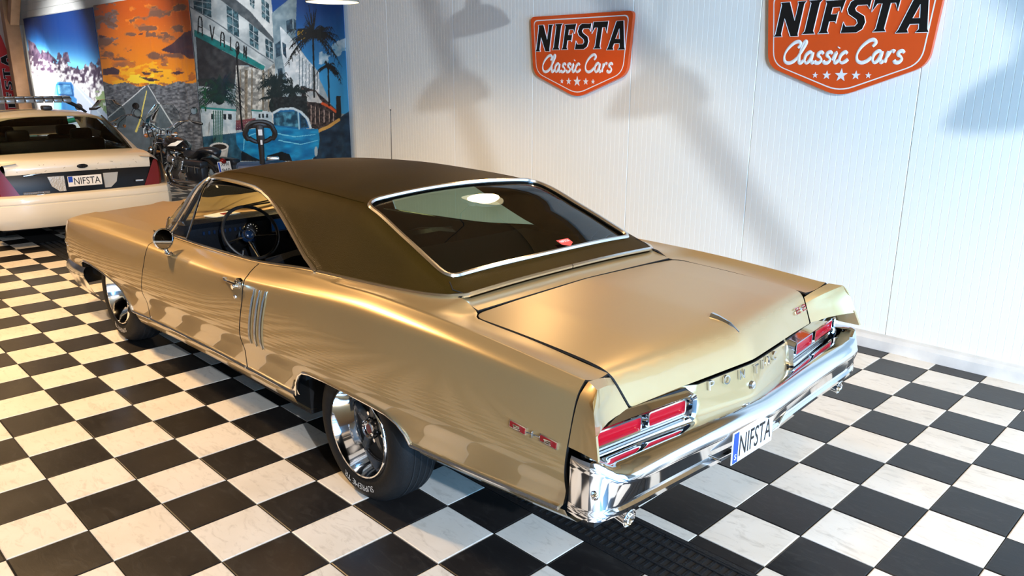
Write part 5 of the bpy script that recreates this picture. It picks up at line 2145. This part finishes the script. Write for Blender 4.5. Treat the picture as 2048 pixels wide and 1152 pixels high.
# cabin
ins = sl(MB()).box((-2.3, 0, .62), (2.6, 1.6, .3))
ins.box((-.95, 0, .985), (.45, 1.30, .03))
ins.build('cabin_tub', M['gap'], sed, smooth=False)
for x, y, w in ((-2.35, -.38, .5), (-2.35, .38, .5), (-1.45, 0, 1.25)):
    s_ = sl(MB()).box((x, y, .92), (.16, w, .42), .05)
    so = s_.build('seat_back', M['leather'], sed)
    for yy in ((y,) if w < 1 else (-.36, .36)):
        h_ = sl(MB()).box((x, yy, 1.18), (.10, .26, .15), .04)
        h_.build('head_rest', M['leather'], so)
dd = sl(MB()).box((-3.3, 0, .95), (.4, 1.5, .16), .04).build('dashboard', M['leather'], sed)
sl(MB()).box((-2.98, .0, 1.31), (.02, .26, .07), .01).build('inside_mirror', M['black'], sed)
# light bar on the roof
lb = sl(MB())
lb.box((-2.25, 0, 1.60), (.30, .90, .05), .02)
lbo = lb.build('light_bar', M['black'], sed)
lens = pm('lightbar_lens', (.17, .17, .16), .2, coat=.6)
for k in range(8):
    y = -.39 + k * .111
    o_ = sl(MB()).box((-2.09, y, 1.585), (.04, .100, .055), .008)
    o_.box((-2.25, y, 1.632), (.26, .100, .022), .006)
    o_.build('bar_lens', lens, lbo)
for sg in (-1, 1):
    k_ = sl(MB())
    k_.tube([(-2.2, sg * .40, 1.575), (-2.15, sg * .52, 1.50), (-2.15, sg * .62, 1.42)], [.03, .025, .015], 6)
    k_.build('bar_foot', M['black'], lbo)
sl(MB()).box((-1.95, .10, 1.50), (.16, .12, .06), .02).build('roof_antenna_puck', M['black'], sed)
sl(MB()).tube([(-1.98, .62, 1.47), (-1.95, .70, 1.47), (-1.86, .74, 1.50)], [.02, .016, .006], 6).build('antenna_foot', M['black'], sed)
# wheels (mostly in shadow)


def sed_wheel(x, sg):
    w = sl(MB())
    w.lathe([(.20, .09), (.24, .105), (.30, .10), (.33, .07), (.335, 0), (.33, -.08), (.2, -.1)], (x, sg * .80, .335), (0, sg, 0), 32)
    wo = w.build('wheel', M['rubber'], sed)
    sl(MB()).lathe([(0, .06), (.06, .07), (.15, .06), (.19, .08), (.21, .09)], (x, sg * .80, .335), (0, sg, 0), 24).build('wheel_cover', M['chrome_dull'], wo)


for x in (-1.15, -4.05):
    for sg in (-1, 1):
        sed_wheel(x, sg)
# ------------------------------------------------------------------ motorcycles (local +x forward, y to the rider's left)
M['bike_black'] = pm('gloss_black_tank', (.008, .008, .009), .12, coat=1.0)
M['bike_blue'] = pm('blue_tank', (.01, .05, .14), .15, .3, coat=1.0)
M['screen'] = glass('smoked_screen', (.55, .60, .60), .9, .02, 1.45)
M['screen_clear'] = glass('clear_screen', (.88, .92, .92), .9, .01, 1.45)
M['amber'] = pm('amber_lens', (.55, .16, .02), .2, coat=.5)
M['mirror_back'] = pm('mirror_silver', (.55, .56, .58), .08, 1.0)


def moto_wheel(root, x, R, w, name='wheel'):
    t = MB()
    t.lathe([(R - .09, w * .35), (R - .06, w * .5), (R - .02, w * .48), (R, w * .25), (R, -w * .25), (R - .02, -w * .48), (R - .06, -w * .5), (R - .09, -w * .35)], (x, 0, R), (0, 1, 0), 36)
    o = t.build(name, M['rubber'], root)
    r = MB()
    r.lathe([(R - .085, .03), (R - .11, .025), (R - .115, 0), (R - .11, -.025), (R - .085, -.03)], (x, 0, R), (0, 1, 0), 36)
    r.cyl((x, -.05, R), (x, .05, R), .035, 14)
    r.build('rim', M['chrome'], o)
    s = MB()
    for k in range(16):
        a = 2 * math.pi * k / 16
        y = .035 if k % 2 else -.035
        s.tube([(x + .03 * math.cos(a), y, R + .03 * math.sin(a)), (x + (R - .10) * math.cos(a + .1), 0, R + (R - .10) * math.sin(a + .1))], .003, 4)
    s.build('spokes', M['chrome_dull'], o)['kind'] = 'stuff'
    return o


def cruiser(loc, ang, label, tank, screen, plate=None, bags=True):
    b = empty('cruiser_motorcycle', (loc[0], loc[1], 0), rad(ang))
    tag(b, label, 'motorcycle', 'motorcycles before the banners')
    moto_wheel(b, -.78, .32, .16)
    moto_wheel(b, .86, .33, .11)
    f = MB()
    for y in (-.10, .10):
        f.tube([(.86, y, .33), (.60, y, .86), (.53, y, 1.0)], [.024, .022, .020], 10)
    f.box((.555, 0, .95), (.07, .24, .03), .008)
    f.box((.62, 0, .82), (.07, .24, .03), .008)
    f.build('fork', M['chrome'], b)
    fr = MB()
    fr.tube([(.60, 0, .80), (.2, 0, .74), (-.3, 0, .66), (-.78, .0, .60)], .022, 8)
    for y in (-.12, .12):
        fr.tube([(.58, y * .4, .78), (.42, y, .30), (-.15, y, .20), (-.42, y, .34), (-.78, y, .33)], .018, 8)
    fr.build('frame', M['black'], b)
    # headlamp
    h = MB().lathe([(0, -.12), (.05, -.11), (.085, -.06), (.098, 0), (.104, .012), (.096, .016)], (.70, 0, .80), (1, 0, -.03), 24)
    ho = h.build('headlamp', M['bike_black'], b)
    MB().lathe([(0, .022), (.06, .018), (.096, .010)], (.70, 0, .80), (1, 0, -.03), 24).build('lamp_glass', M['clear_lens'], ho)
    MB().lathe([(.094, .014), (.106, .018), (.106, .0)], (.70, 0, .80), (1, 0, -.03), 24).build('lamp_ring', M['chrome'], ho)
    for y in (-.17, .17):
        s_ = MB().lathe([(0, -.05), (.03, -.04), (.045, 0), (.04, .01), (0, .016)], (.66, y, .73), (1, 0, 0), 14)
        so = s_.build('spot_lamp', M['chrome'], b)
    # handlebar
    hb = MB()
    for s in (-1, 1):
        hb.tube([(.50, 0, 1.02), (.51, s * .10, 1.06), (.47, s * .22, 1.14), (.38, s * .36, 1.16), (.22, s * .46, 1.12)], .013, 8)
        hb.tube([(.52, s * .05, .96), (.50, s * .05, 1.03)], .016, 8)
    hbo = hb.build('handlebar', M['chrome'], b)
    for s in (-1, 1):
        MB().tube([(.34, s * .385, 1.15), (.19, s * .475, 1.11)], .019, 8).build('grip', M['black'], hbo)
        MB().tube([(.36, s * .35, 1.15), (.36, s * .42, 1.12), (.26, s * .50, 1.09)], [.010, .007, .006], 6).build('lever', M['chrome'], hbo)
        m_ = MB()
        m_.tube([(.38, s * .35, 1.16), (.40, s * .39, 1.24), (.38, s * .43, 1.29)], .006, 6)
        m_.lathe([(0, .012), (.04, .010), (.058, 0), (.06, -.006)], (.37, s * .45, 1.31), (1, 0, .15), 18)
        mo = m_.build('mirror', M['black'], b)
        MB().lathe([(0, -.008), (.054, -.008)], (.37, s * .45, 1.31), (1, 0, .15), 18).build('mirror_glass', M['mirror_back'], mo)
        t_ = MB().lathe([(0, .03), (.022, .024), (.032, 0), (.03, -.02), (0, -.03)], (.62, s * .24, .95), (1, 0, 0), 12)
        t_.build('turn_signal', M['amber'], b)
        cb_ = MB().tube([(.40, s * .30, 1.15), (.56, s * .16, 1.02), (.62, s * .10, .84), (.50, s * .05, .70)], .006, 5)
        cb_.build('control_cable', M['black'], b)
    # tank with dial console
    t = MB()
    rows = []
    for x, w, zt, zb in ((.46, .03, .86, .78), (.42, .10, .92, .75), (.30, .155, .955, .72), (.12, .165, .945, .70), (-.05, .13, .895, .70), (-.16, .06, .83, .71), (-.18, .02, .80, .74)):
        rows.append([(x, w * math.sin(a) if abs(math.sin(a)) > .01 else 0, (zt + zb) / 2 + (zt - zb) / 2 * math.cos(a)) for a in [2 * math.pi * k / 14 for k in range(14)]])
    t.loft(rows, closed=True, cap=True)
    to = t.build('fuel_tank', tank, b, angle=60)
    MB().lathe([(0, .024), (.045, .024), (.055, .016), (.058, 0)], (.20, 0, .952), (-.2, 0, 1), 20).build('speedometer', M['chrome'], to)
    MB().lathe([(0, .0255), (.043, .0255)], (.20, 0, .952), (-.2, 0, 1), 20).build('dial_face', M['white_paint'], to)
    pa = MB().box((-.04, .13, .86), (.21, .003, .15), 0, Matrix.Rotation(rad(62), 3, 'X') @ Matrix.Rotation(rad(8), 3, 'Y'))
    pa.build('price_sheet', M['paper'], b, smooth=False)
    # seat
    s = MB()
    rows = []
    for x, w, z in ((-.14, .07, .76), (-.25, .13, .735), (-.42, .165, .72), (-.58, .16, .76), (-.66, .14, .82), (-.80, .12, .835), (-.95, .09, .82), (-1.0, .04, .79)):
        rows.append([(x, w * math.cos(a), z - .035 + .05 * math.sin(a)) for a in [2 * math.pi * k / 12 for k in range(12)]])
    s.loft(rows, closed=True, cap=True)
    s.build('seat', M['leather'], b, angle=60)
    # fenders
    for x, R, a0, a1, w in ((-.78, .37, -15, 150, .10), (.86, .375, 20, 150, .075)):
        fe = MB()
        rows = []
        for k in range(13):
            a = rad(a0 + (a1 - a0) * k / 12)
            if x < 0:
                a = math.pi - a
            rows.append([(x + (R - .03 * (abs(q) > .9)) * math.cos(a), q * w, (.32 if x < 0 else .33) + (R - .03 * (abs(q) > .9)) * math.sin(a)) for q in (-1, -.8, -.3, .3, .8, 1)])
        fe.loft(rows)
        fe.build('fender', tank, b)
    # engine
    e = MB()
    e.box((.12, 0, .33), (.42, .22, .24), .03)
    e.box((-.18, 0, .36), (.26, .20, .22), .03)
    eo = e.build('engine', M['black'], b)
    for a in (-1, 1):
        c = MB()
        d = Vector((a * .42, 0, .9)).normalized()
        for k in range(9):
            c.lathe([(.0, 0), (.075, 0), (.078, .004), (.075, .010), (.0, .010)], Vector((.13 + a * .02, 0, .42)) + d * (.02 + k * .022), d, 16)
        c.lathe([(.07, 0), (.075, .05), (.04, .075), (0, .08)], Vector((.13 + a * .02, 0, .42)) + d * .21, d, 16)
        c.build('cylinder', M['chrome_dull'], eo)
    for s_ in (-1, 1):
        MB().lathe([(0, .05), (.05, .05), (.088, .035), (.098, .015), (.098, 0)], (.14, s_ * .12, .60), (0, s_, 0), 24).build('air_cleaner' if s_ > 0 else 'side_cover', M['chrome'], eo)
        MB().lathe([(0, .05), (.08, .05), (.12, .03), (.13, 0)], (-.12, s_ * .10, .32), (0, s_, 0), 24).build('engine_cover', M['chrome'], eo)
        for q in (0, 1):
            MB().tube([(.22 - q * .14, s_ * .11, .58), (.30 - q * .16, s_ * .17, .42), (.12 - q * .1, s_ * .19, .24 + q * .07), (-.3, s_ * .20, .22 + q * .08), (-1.05, s_ * .21, .26 + q * .08)], [.022, .024, .024, .036, .036], 10).build('exhaust', M['chrome'], b)
    # foot boards
    for s_ in (-1, 1):
        MB().box((.24, s_ * .26, .27), (.28, .10, .02), .006).build('foot_board', M['chrome'], b)
    ln = MB()
    ln.tube([(.40, -.20, .20), (.46, -.30, .45), (.46, 0, .55), (.46, .30, .45), (.40, .20, .20)], .014, 8)
    ln.build('crash_bar', M['chrome'], b)
    if bags:
        for s_ in (-1, 1):
            g_ = MB().box((-.82, s_ * .25, .50), (.46, .13, .28), .05)
            go = g_.build('saddle_bag', M['leather'], b)
            l_ = MB().box((-.82, s_ * .258, .62), (.47, .14, .10), .03)
            l_.build('bag_flap', M['leather'], go)
            st = MB()
            for k in range(14):
                st.sphere((-1.03 + k * .032, s_ * .331, .585), .007, 6, 4)
            st.build('studs', M['chrome'], go)['kind'] = 'stuff'
            for q in (-.92, -.72):
                MB().tube([(q, s_ * .335, .60), (q, s_ * .338, .50)], .008, 5).build('bag_strap', M['chrome_dull'], go)
    # sissy bar light and plate
    MB().lathe([(0, .04), (.03, .034), (.042, 0), (.04, -.02)], (-1.12, 0, .66), (-1, 0, 0), 14).build('tail_light', M['tail_red'], b)
    if plate:
        po = MB().box((-1.15, 0, .575), (.004, .20, .17), .001, Matrix.Rotation(rad(14), 3, 'Y')).build('license_plate', M['plate'], b, smooth=False)
        R_ = Matrix.Rotation(rad(14), 3, 'Y')
        for txt, z, w in ((plate[0], .018, .13), (plate[1], -.072, .13)):
            m_ = MB()
            o_ = Vector((-1.15, 0, .575)) + R_ @ Vector((-.0025, .065 - .012, z))
            text_on(m_, txt, o_, R_ @ Vector((0, -1, 0)), R_ @ Vector((0, 0, 1)), w, .055, .0008)
            m_.build('plate_lettering', M['blackpaint'], po, smooth=False)
        MB().box(Vector((-1.15, 0, .575)) + R_ @ Vector((-.0026, .083, 0)), (.001, .026, .15), 0, R_).build('plate_band', M['plate_blue'], po, smooth=False)
    # wind screen
    w_ = MB()
    rows = []
    for k in range(9):
        u = k / 8
        z = .92 + .50 * u
        hw = .22 + .06 * math.sin(math.pi * min(u * 1.1, 1)) - .16 * max(0, u - .7) ** 1.5 * 3
        rows.append([(.68 - .16 * u - .10 * f * f, f * hw, z) for f in (-1, -.7, -.35, 0, .35, .7, 1)])
    w_.loft(rows)
    wo = w_.build('wind_screen', screen, b)
    ed = [r[0] for r in rows] + rows[-1][1:-1] + [r[-1] for r in rows[::-1]]
    MB().tube(ed, .004, 5).build('screen_edge', M['chrome_dull'], wo)
    return b


cruiser((-7.52, 4.10), 186, 'black cruiser motorcycle with leather saddlebags and clear windscreen, nearer of the two', M['bike_black'], M['screen_clear'], ('XMV', '940'))
cruiser((-10.1, 3.95), 165, 'dark blue cruiser motorcycle with smoked windscreen, behind the police sedan', M['bike_blue'], M['screen'], None, False)

# ------------------------------------------------------------------ green sports motorcycle seen through the sedan's rear window
M['green_fair'] = pm('green_fairing', (.02, .42, .22), .18, coat=1.0)
M['white_fair'] = pm('white_fairing', (.78, .80, .78), .25, coat=1.0)
gb = empty('sports_motorcycle', (-12.9, 3.35, 0), rad(225))
tag(gb, 'green and white sports motorcycle seen through the rear window of the police sedan', 'motorcycle')
moto_wheel(gb, -.70, .31, .18)
moto_wheel(gb, .72, .30, .12)
q = MB()
rows = []
for x, w, zt, zb in ((.95, .03, .86, .74), (.85, .14, .98, .66), (.65, .22, 1.06, .46), (.40, .24, 1.0, .34), (.15, .22, .90, .32), (-.05, .17, .80, .36)):
    rows.append([(x, w * math.cos(a), (zt + zb) / 2 + (zt - zb) / 2 * math.sin(a)) for a in [2 * math.pi * k / 14 for k in range(14)]])
q.loft(rows, closed=True, cap=True)
q.build('fairing', M['green_fair'], gb)
q = MB()
rows = []
for x, w, z, d in ((.40, .10, .98, .10), (.2, .17, 1.0, .13), (0, .16, .96, .12), (-.15, .10, .88, .08)):
    rows.append([(x, w * math.cos(a), z - .05 + d * math.sin(a)) for a in [2 * math.pi * k / 12 for k in range(12)]])
q.loft(rows, closed=True, cap=True)
q.build('fuel_tank', M['white_fair'], gb)
q = MB()
q.loft([[(x, w * math.cos(a), z + .05 * math.sin(a)) for a in [2 * math.pi * k / 10 for k in range(10)]] for x, w, z in ((-.15, .12, .82), (-.4, .14, .84), (-.7, .10, .96), (-.98, .04, 1.02))], closed=True, cap=True)
q.build('tail_unit', M['green_fair'], gb)
MB().tube([(-.15, 0, .88), (-.4, 0, .89), (-.6, 0, .97)], [.08, .10, .08], 10, flat=.35).build('seat', M['leather'], gb)
q = MB()
for y in (-.1, .1):
    q.tube([(.72, y, .30), (.52, y, .92)], .025, 8)
q.build('fork', M['black'], gb)
q = MB()
for s_ in (-1, 1):
    q.tube([(.52, s_ * .08, .96), (.42, s_ * .34, .95)], .014, 6)
q.build('handlebar', M['black'], gb)
q = MB()
q.loft([[(.90 - .25 * u, f * (.13 - .05 * u), .98 + .22 * u) for f in (-1, 0, 1)] for u in (0, .4, .8, 1)])
q.build('wind_screen', M['screen'], gb)
MB().box((.1, 0, .45), (.6, .28, .35), .05).build('engine', M['black'], gb)

# ------------------------------------------------------------------ ride-on pallet truck with loop tiller
pt_ = empty('pallet_truck', (-4.98, 4.10, 0), rad(-25))
tag(pt_, 'black loop handle of an electric pallet truck standing before the hotel banner', 'pallet truck')
q = MB()
c = Vector((0, 0, 1.16))
ring = []
for k in range(28):
    a = 2 * math.pi * k / 28
    ring.append(c + Vector((.03 * math.sin(a), .185 * math.cos(a) * (1 - .12 * max(0, -math.sin(a))), .135 * math.sin(a) - .03 * (abs(math.cos(a)) > .9))))
q.tube(ring, [.024 + .010 * abs(math.cos(2 * math.pi * k / 28)) for k in range(28)], 8, closed=True)
q.box((0, 0, 1.25), (.07, .20, .08), .025)
q.box((.01, 0, 1.14), (.08, .10, .24), .03)
q.tube([(0, -.18, 1.20), (0, -.10, 1.23), (0, .10, 1.23), (0, .18, 1.20)], .022, 8)
ho = q.build('tiller_handle', M['black'], pt_)
MB().box((.053, 0, 1.155), (.004, .05, .075)).build('handle_label', M['white_paint'], ho, smooth=False)
MB().box((.053, .005, 1.03), (.004, .025, .06)).build('handle_label', M['white_paint'], ho, smooth=False)
q = MB().tube([(.01, 0, 1.06), (.0, 0, .85), (-.08, 0, .62)], [.038, .034, .04], 10)
q.build('tiller_arm', M['black'], pt_)
q = MB().box((-.18, 0, .44), (.42, .66, .62), .06)
q.build('motor_cowl', pm('truck_grey', (.02, .05, .12), .4), pt_)
q = MB()
for y in (-.17, .17):
    q.box((-.45, y, .10), (.3, .15, .06), .01)
q.build('forks', M['black'], pt_)
for y in (-.2, .2):
    MB().cyl((-.1, y - .04, .09), (-.1, y + .04, .09), .09, 18).build('truck_wheel', M['rubber'], pt_)
for x_, z_ in ((.06, .80), (-.02, .79)):
    MB().box((x_ - .2, .14, z_), (.10, .16, .05), .015).build('battery_cover', M['chrome_dull'], pt_)

# ------------------------------------------------------------------ timber post, feather flag
M['timber'] = pm('varnished_timber', (.42, .20, .07), .45, vary=(6, .7, (.30, .13, .04)))
po = MB()
po.box((-18.45, 4.62, CEIL / 2), (.30, .30, CEIL), .01)
poo = po.build('timber_post', M['timber'], smooth=False)
tag(poo, 'varnished timber post in the far corner beside the desert banner', 'post')
br_ = MB().box((-17.85, 4.60, 3.35), (.24, .2, .8), .01, Matrix.Rotation(rad(40), 3, 'Y'))
tag(br_.build('timber_brace', M['timber'], smooth=False), 'slanting timber brace at the top of the corner post', 'brace')
ff = empty('feather_flag', (-18.95, 4.32, 0))
tag(ff, 'red feather flag with lettering leaning in the far corner', 'flag')
q = MB()
prof = [(0, .35), (.28, .40), (.30, 1.6), (.27, 2.3), (.17, 2.75), (.03, 2.97), (0, 2.98)]
fu = Vector((.55, .83, 0)).normalized()
q.prism([(a, b) for a, b in prof], (0, 0, 0), fu, (0, 0, 1), .012)
fo = q.build('flag_cloth', pm('flag_red', (.60, .03, .03), .5), ff, smooth=False)
MB().tube([(0, 0, 0), (0, 0, 2.4), fu * .02 + Vector((0, 0, 2.9)), fu * .05 + Vector((0, 0, 2.99))], .014, 6).build('flag_pole', M['white_paint'], ff)
nrm = fu.cross(Vector((0, 0, 1)))
zz = .65
for ch in 'NIFSTA':
    gw, gl = GLY[ch]
    m_ = MB()
    # letters run up the flag, turned a quarter
    wd = gw * .95
    poly = [(.25 - py * .17, zz + px * wd) for px, py in gl]
    m_.prism(poly, nrm * .0125, fu, (0, 0, 1), .003)
    m_.build('flag_letter', M['blackpaint'], ff, smooth=False)
    m2 = MB()
    m2.tube([fu * a + Vector((0, 0, b)) + nrm * .016 for a, b in poly], .006, 4, closed=True)
    m2.build('letter_outline', M['white_paint'], ff)
    zz += wd + .05

# ------------------------------------------------------------------ slanted roof braces behind and above the camera (they throw the shadows on the wall)


def between(wx, wz, f):
    return L_KEY.lerp(Vector((wx, WALL_Y, wz)), f)


for i, (a, b) in enumerate((((-2.95, 3.70), (-1.30, .50)), ((-1.0, 3.75), (2.0, .453)), ((2.05, 3.75), (4.4, 1.0)))):
    s_ = MB().tube([between(a[0], a[1], .5), between(b[0], b[1], .5)], .048, 10)
    tag(s_.build('trim_%d' % (i + 2), M['timber']), 'round slanted roof brace above the camera', 'trim', kind='structure')
# ------------------------------------------------------------------ pendant lamps (each carries its own light)
M['lamp_out'] = pm('lamp_enamel', (.45, .43, .36), .3, .3)
M['lamp_in'] = pm('lamp_inner_white', (.9, .88, .8), .5, emit=(1.0, .85, .5), estr=1.2)
M['bulb'] = pm('lamp_bulb', (1, .9, .7), .4, emit=(1.0, .80, .45), estr=10)


def pendant(loc, power, label, R=.235, col=(1.0, .63, .29)):
    t = empty('pendant_lamp', loc)
    tag(t, label, 'lamp', 'pendant lamps over the cars')
    o = MB().lathe([(R, 0), (R + .004, .004), (R * .98, .03), (R * .8, .11), (R * .5, .17), (.05, .20), (.045, .27), (0, .275)], (0, 0, 0), (0, 0, 1), 40)
    o.build('lamp_shade', M['lamp_out'], t)
    MB().lathe([(R - .004, .002), (R * .96, .03), (R * .78, .105), (R * .48, .16), (0, .185)], (0, 0, 0), (0, 0, 1), 40).build('shade_lining', M['lamp_in'], t)
    MB().sphere((0, 0, .10), .045, 12, 8).build('bulb', M['bulb'], t)
    MB().tube([(0, 0, .27), (0, 0, ceil_z(loc[1]) - loc[2])], .006, 6).build('cable', M['black'], t)
    d = bpy.data.lights.new('lamp_light', 'SPOT')
    d.energy = power
    d.color = col
    d.spot_size = rad(150)
    d.spot_blend = .6
    d.shadow_soft_size = .16
    l = bpy.data.objects.new('lamp_light', d)
    COL.objects.link(l)
    l.parent = t
    l.location = (0, 0, -.01)
    return t


pendant((-1.78, 3.27, 2.51), 55, 'dome pendant lamp hanging in view before the palm tree banner')
pendant((.50, 3.55, 2.66), 55, 'dome pendant lamp over the rear window of the gold coupe')
pendant((-1.2, .0, 3.5), 600, 'dome pendant lamp over the aisle left of the gold coupe')
pendant((-4.4, -.6, 3.5), 480, 'dome pendant lamp over the aisle beside the police sedan')
pendant((-8.0, 1.4, 3.4), 180, 'dome pendant lamp over the roof of the police sedan')
_p = between(.65, 1.63, .6)
pendant((_p.x, _p.y, _p.z), 60, 'dome pendant lamp over the camera', .19)
_p = between(-2.03, 1.59, .6)
pendant((_p.x, _p.y, _p.z), 60, 'dome pendant lamp above the driver side of the coupe', .19)
_p = between(3.35, 1.66, .6)
pendant((_p.x, _p.y, _p.z), 60, 'dome pendant lamp nearest the gate', .19)
# white spotlight on the desert banner in the far corner
d = bpy.data.lights.new('banner_spot', 'SPOT')
d.energy = 2600
d.spot_size = rad(42)
d.spot_blend = .7
d.color = (1, .97, .92)
d.shadow_soft_size = .08
fl = empty('floor_spotlight', (-15.6, 2.4, 0))
tag(fl, 'black floor spotlight aimed at the desert banner', 'spotlight')
MB().lathe([(0, -.10), (.06, -.10), (.08, -.04), (.10, .08), (.095, .085), (.075, -.03)], (0, 0, .35), (-.45, .85, .25), 20).build('lamp_head', M['black'], fl)
MB().tube([(0, 0, .30), (0, 0, 0)], .02, 8).build('stand', M['black'], fl)
MB().lathe([(0, .02), (.12, .02), (.13, 0), (0, 0)], (0, 0, 0), (0, 0, 1), 20).build('foot', M['black'], fl)
l = bpy.data.objects.new('banner_spot', d)
COL.objects.link(l)
l.parent = fl
l.location = (-.03, .06, .37)
l.rotation_euler = Vector((-.45, .85, .42)).to_track_quat('-Z', 'Y').to_euler()


def added_spot(loc, target, power, label):  # unseen ceiling lights added to brighten the banners
    t = empty('added_banner_spot', loc)
    tag(t, label, 'spotlight', 'added fill lights for the banners')
    dv = (Vector(target) - Vector(loc)).normalized()
    MB().lathe([(0, -.12), (.045, -.12), (.055, -.05), (.060, .06), (.055, .062), (.045, -.02)], (0, 0, 0), dv, 18).build('lamp_head', M['black'], t)
    MB().tube([(0, 0, .04), (0, 0, ceil_z(loc[1]) - loc[2])], .012, 8).build('stem', M['black'], t)
    q_ = bpy.data.lights.new('banner_fill', 'SPOT')
    q_.energy = power
    q_.spot_size = rad(75)
    q_.spot_blend = .8
    q_.color = (.95, .97, 1.0)
    q_.shadow_soft_size = .05
    w_ = bpy.data.objects.new('banner_fill', q_)
    COL.objects.link(w_)
    w_.parent = t
    w_.location = dv * .07
    w_.rotation_euler = dv.to_track_quat('-Z', 'Y').to_euler()


added_spot((-10.2, 1.6, 3.9), (-10.7, 4.8, 1.7), 560, 'added black ceiling light brightening the sunset banner')
added_spot((-6.4, 1.8, 3.8), (-6.4, 4.8, 1.6), 420, 'added black ceiling light brightening the hotel banner')
added_spot((-14.2, 1.6, 3.9), (-15.2, 4.8, 1.5), 1100, 'added black ceiling light brightening the desert banner')
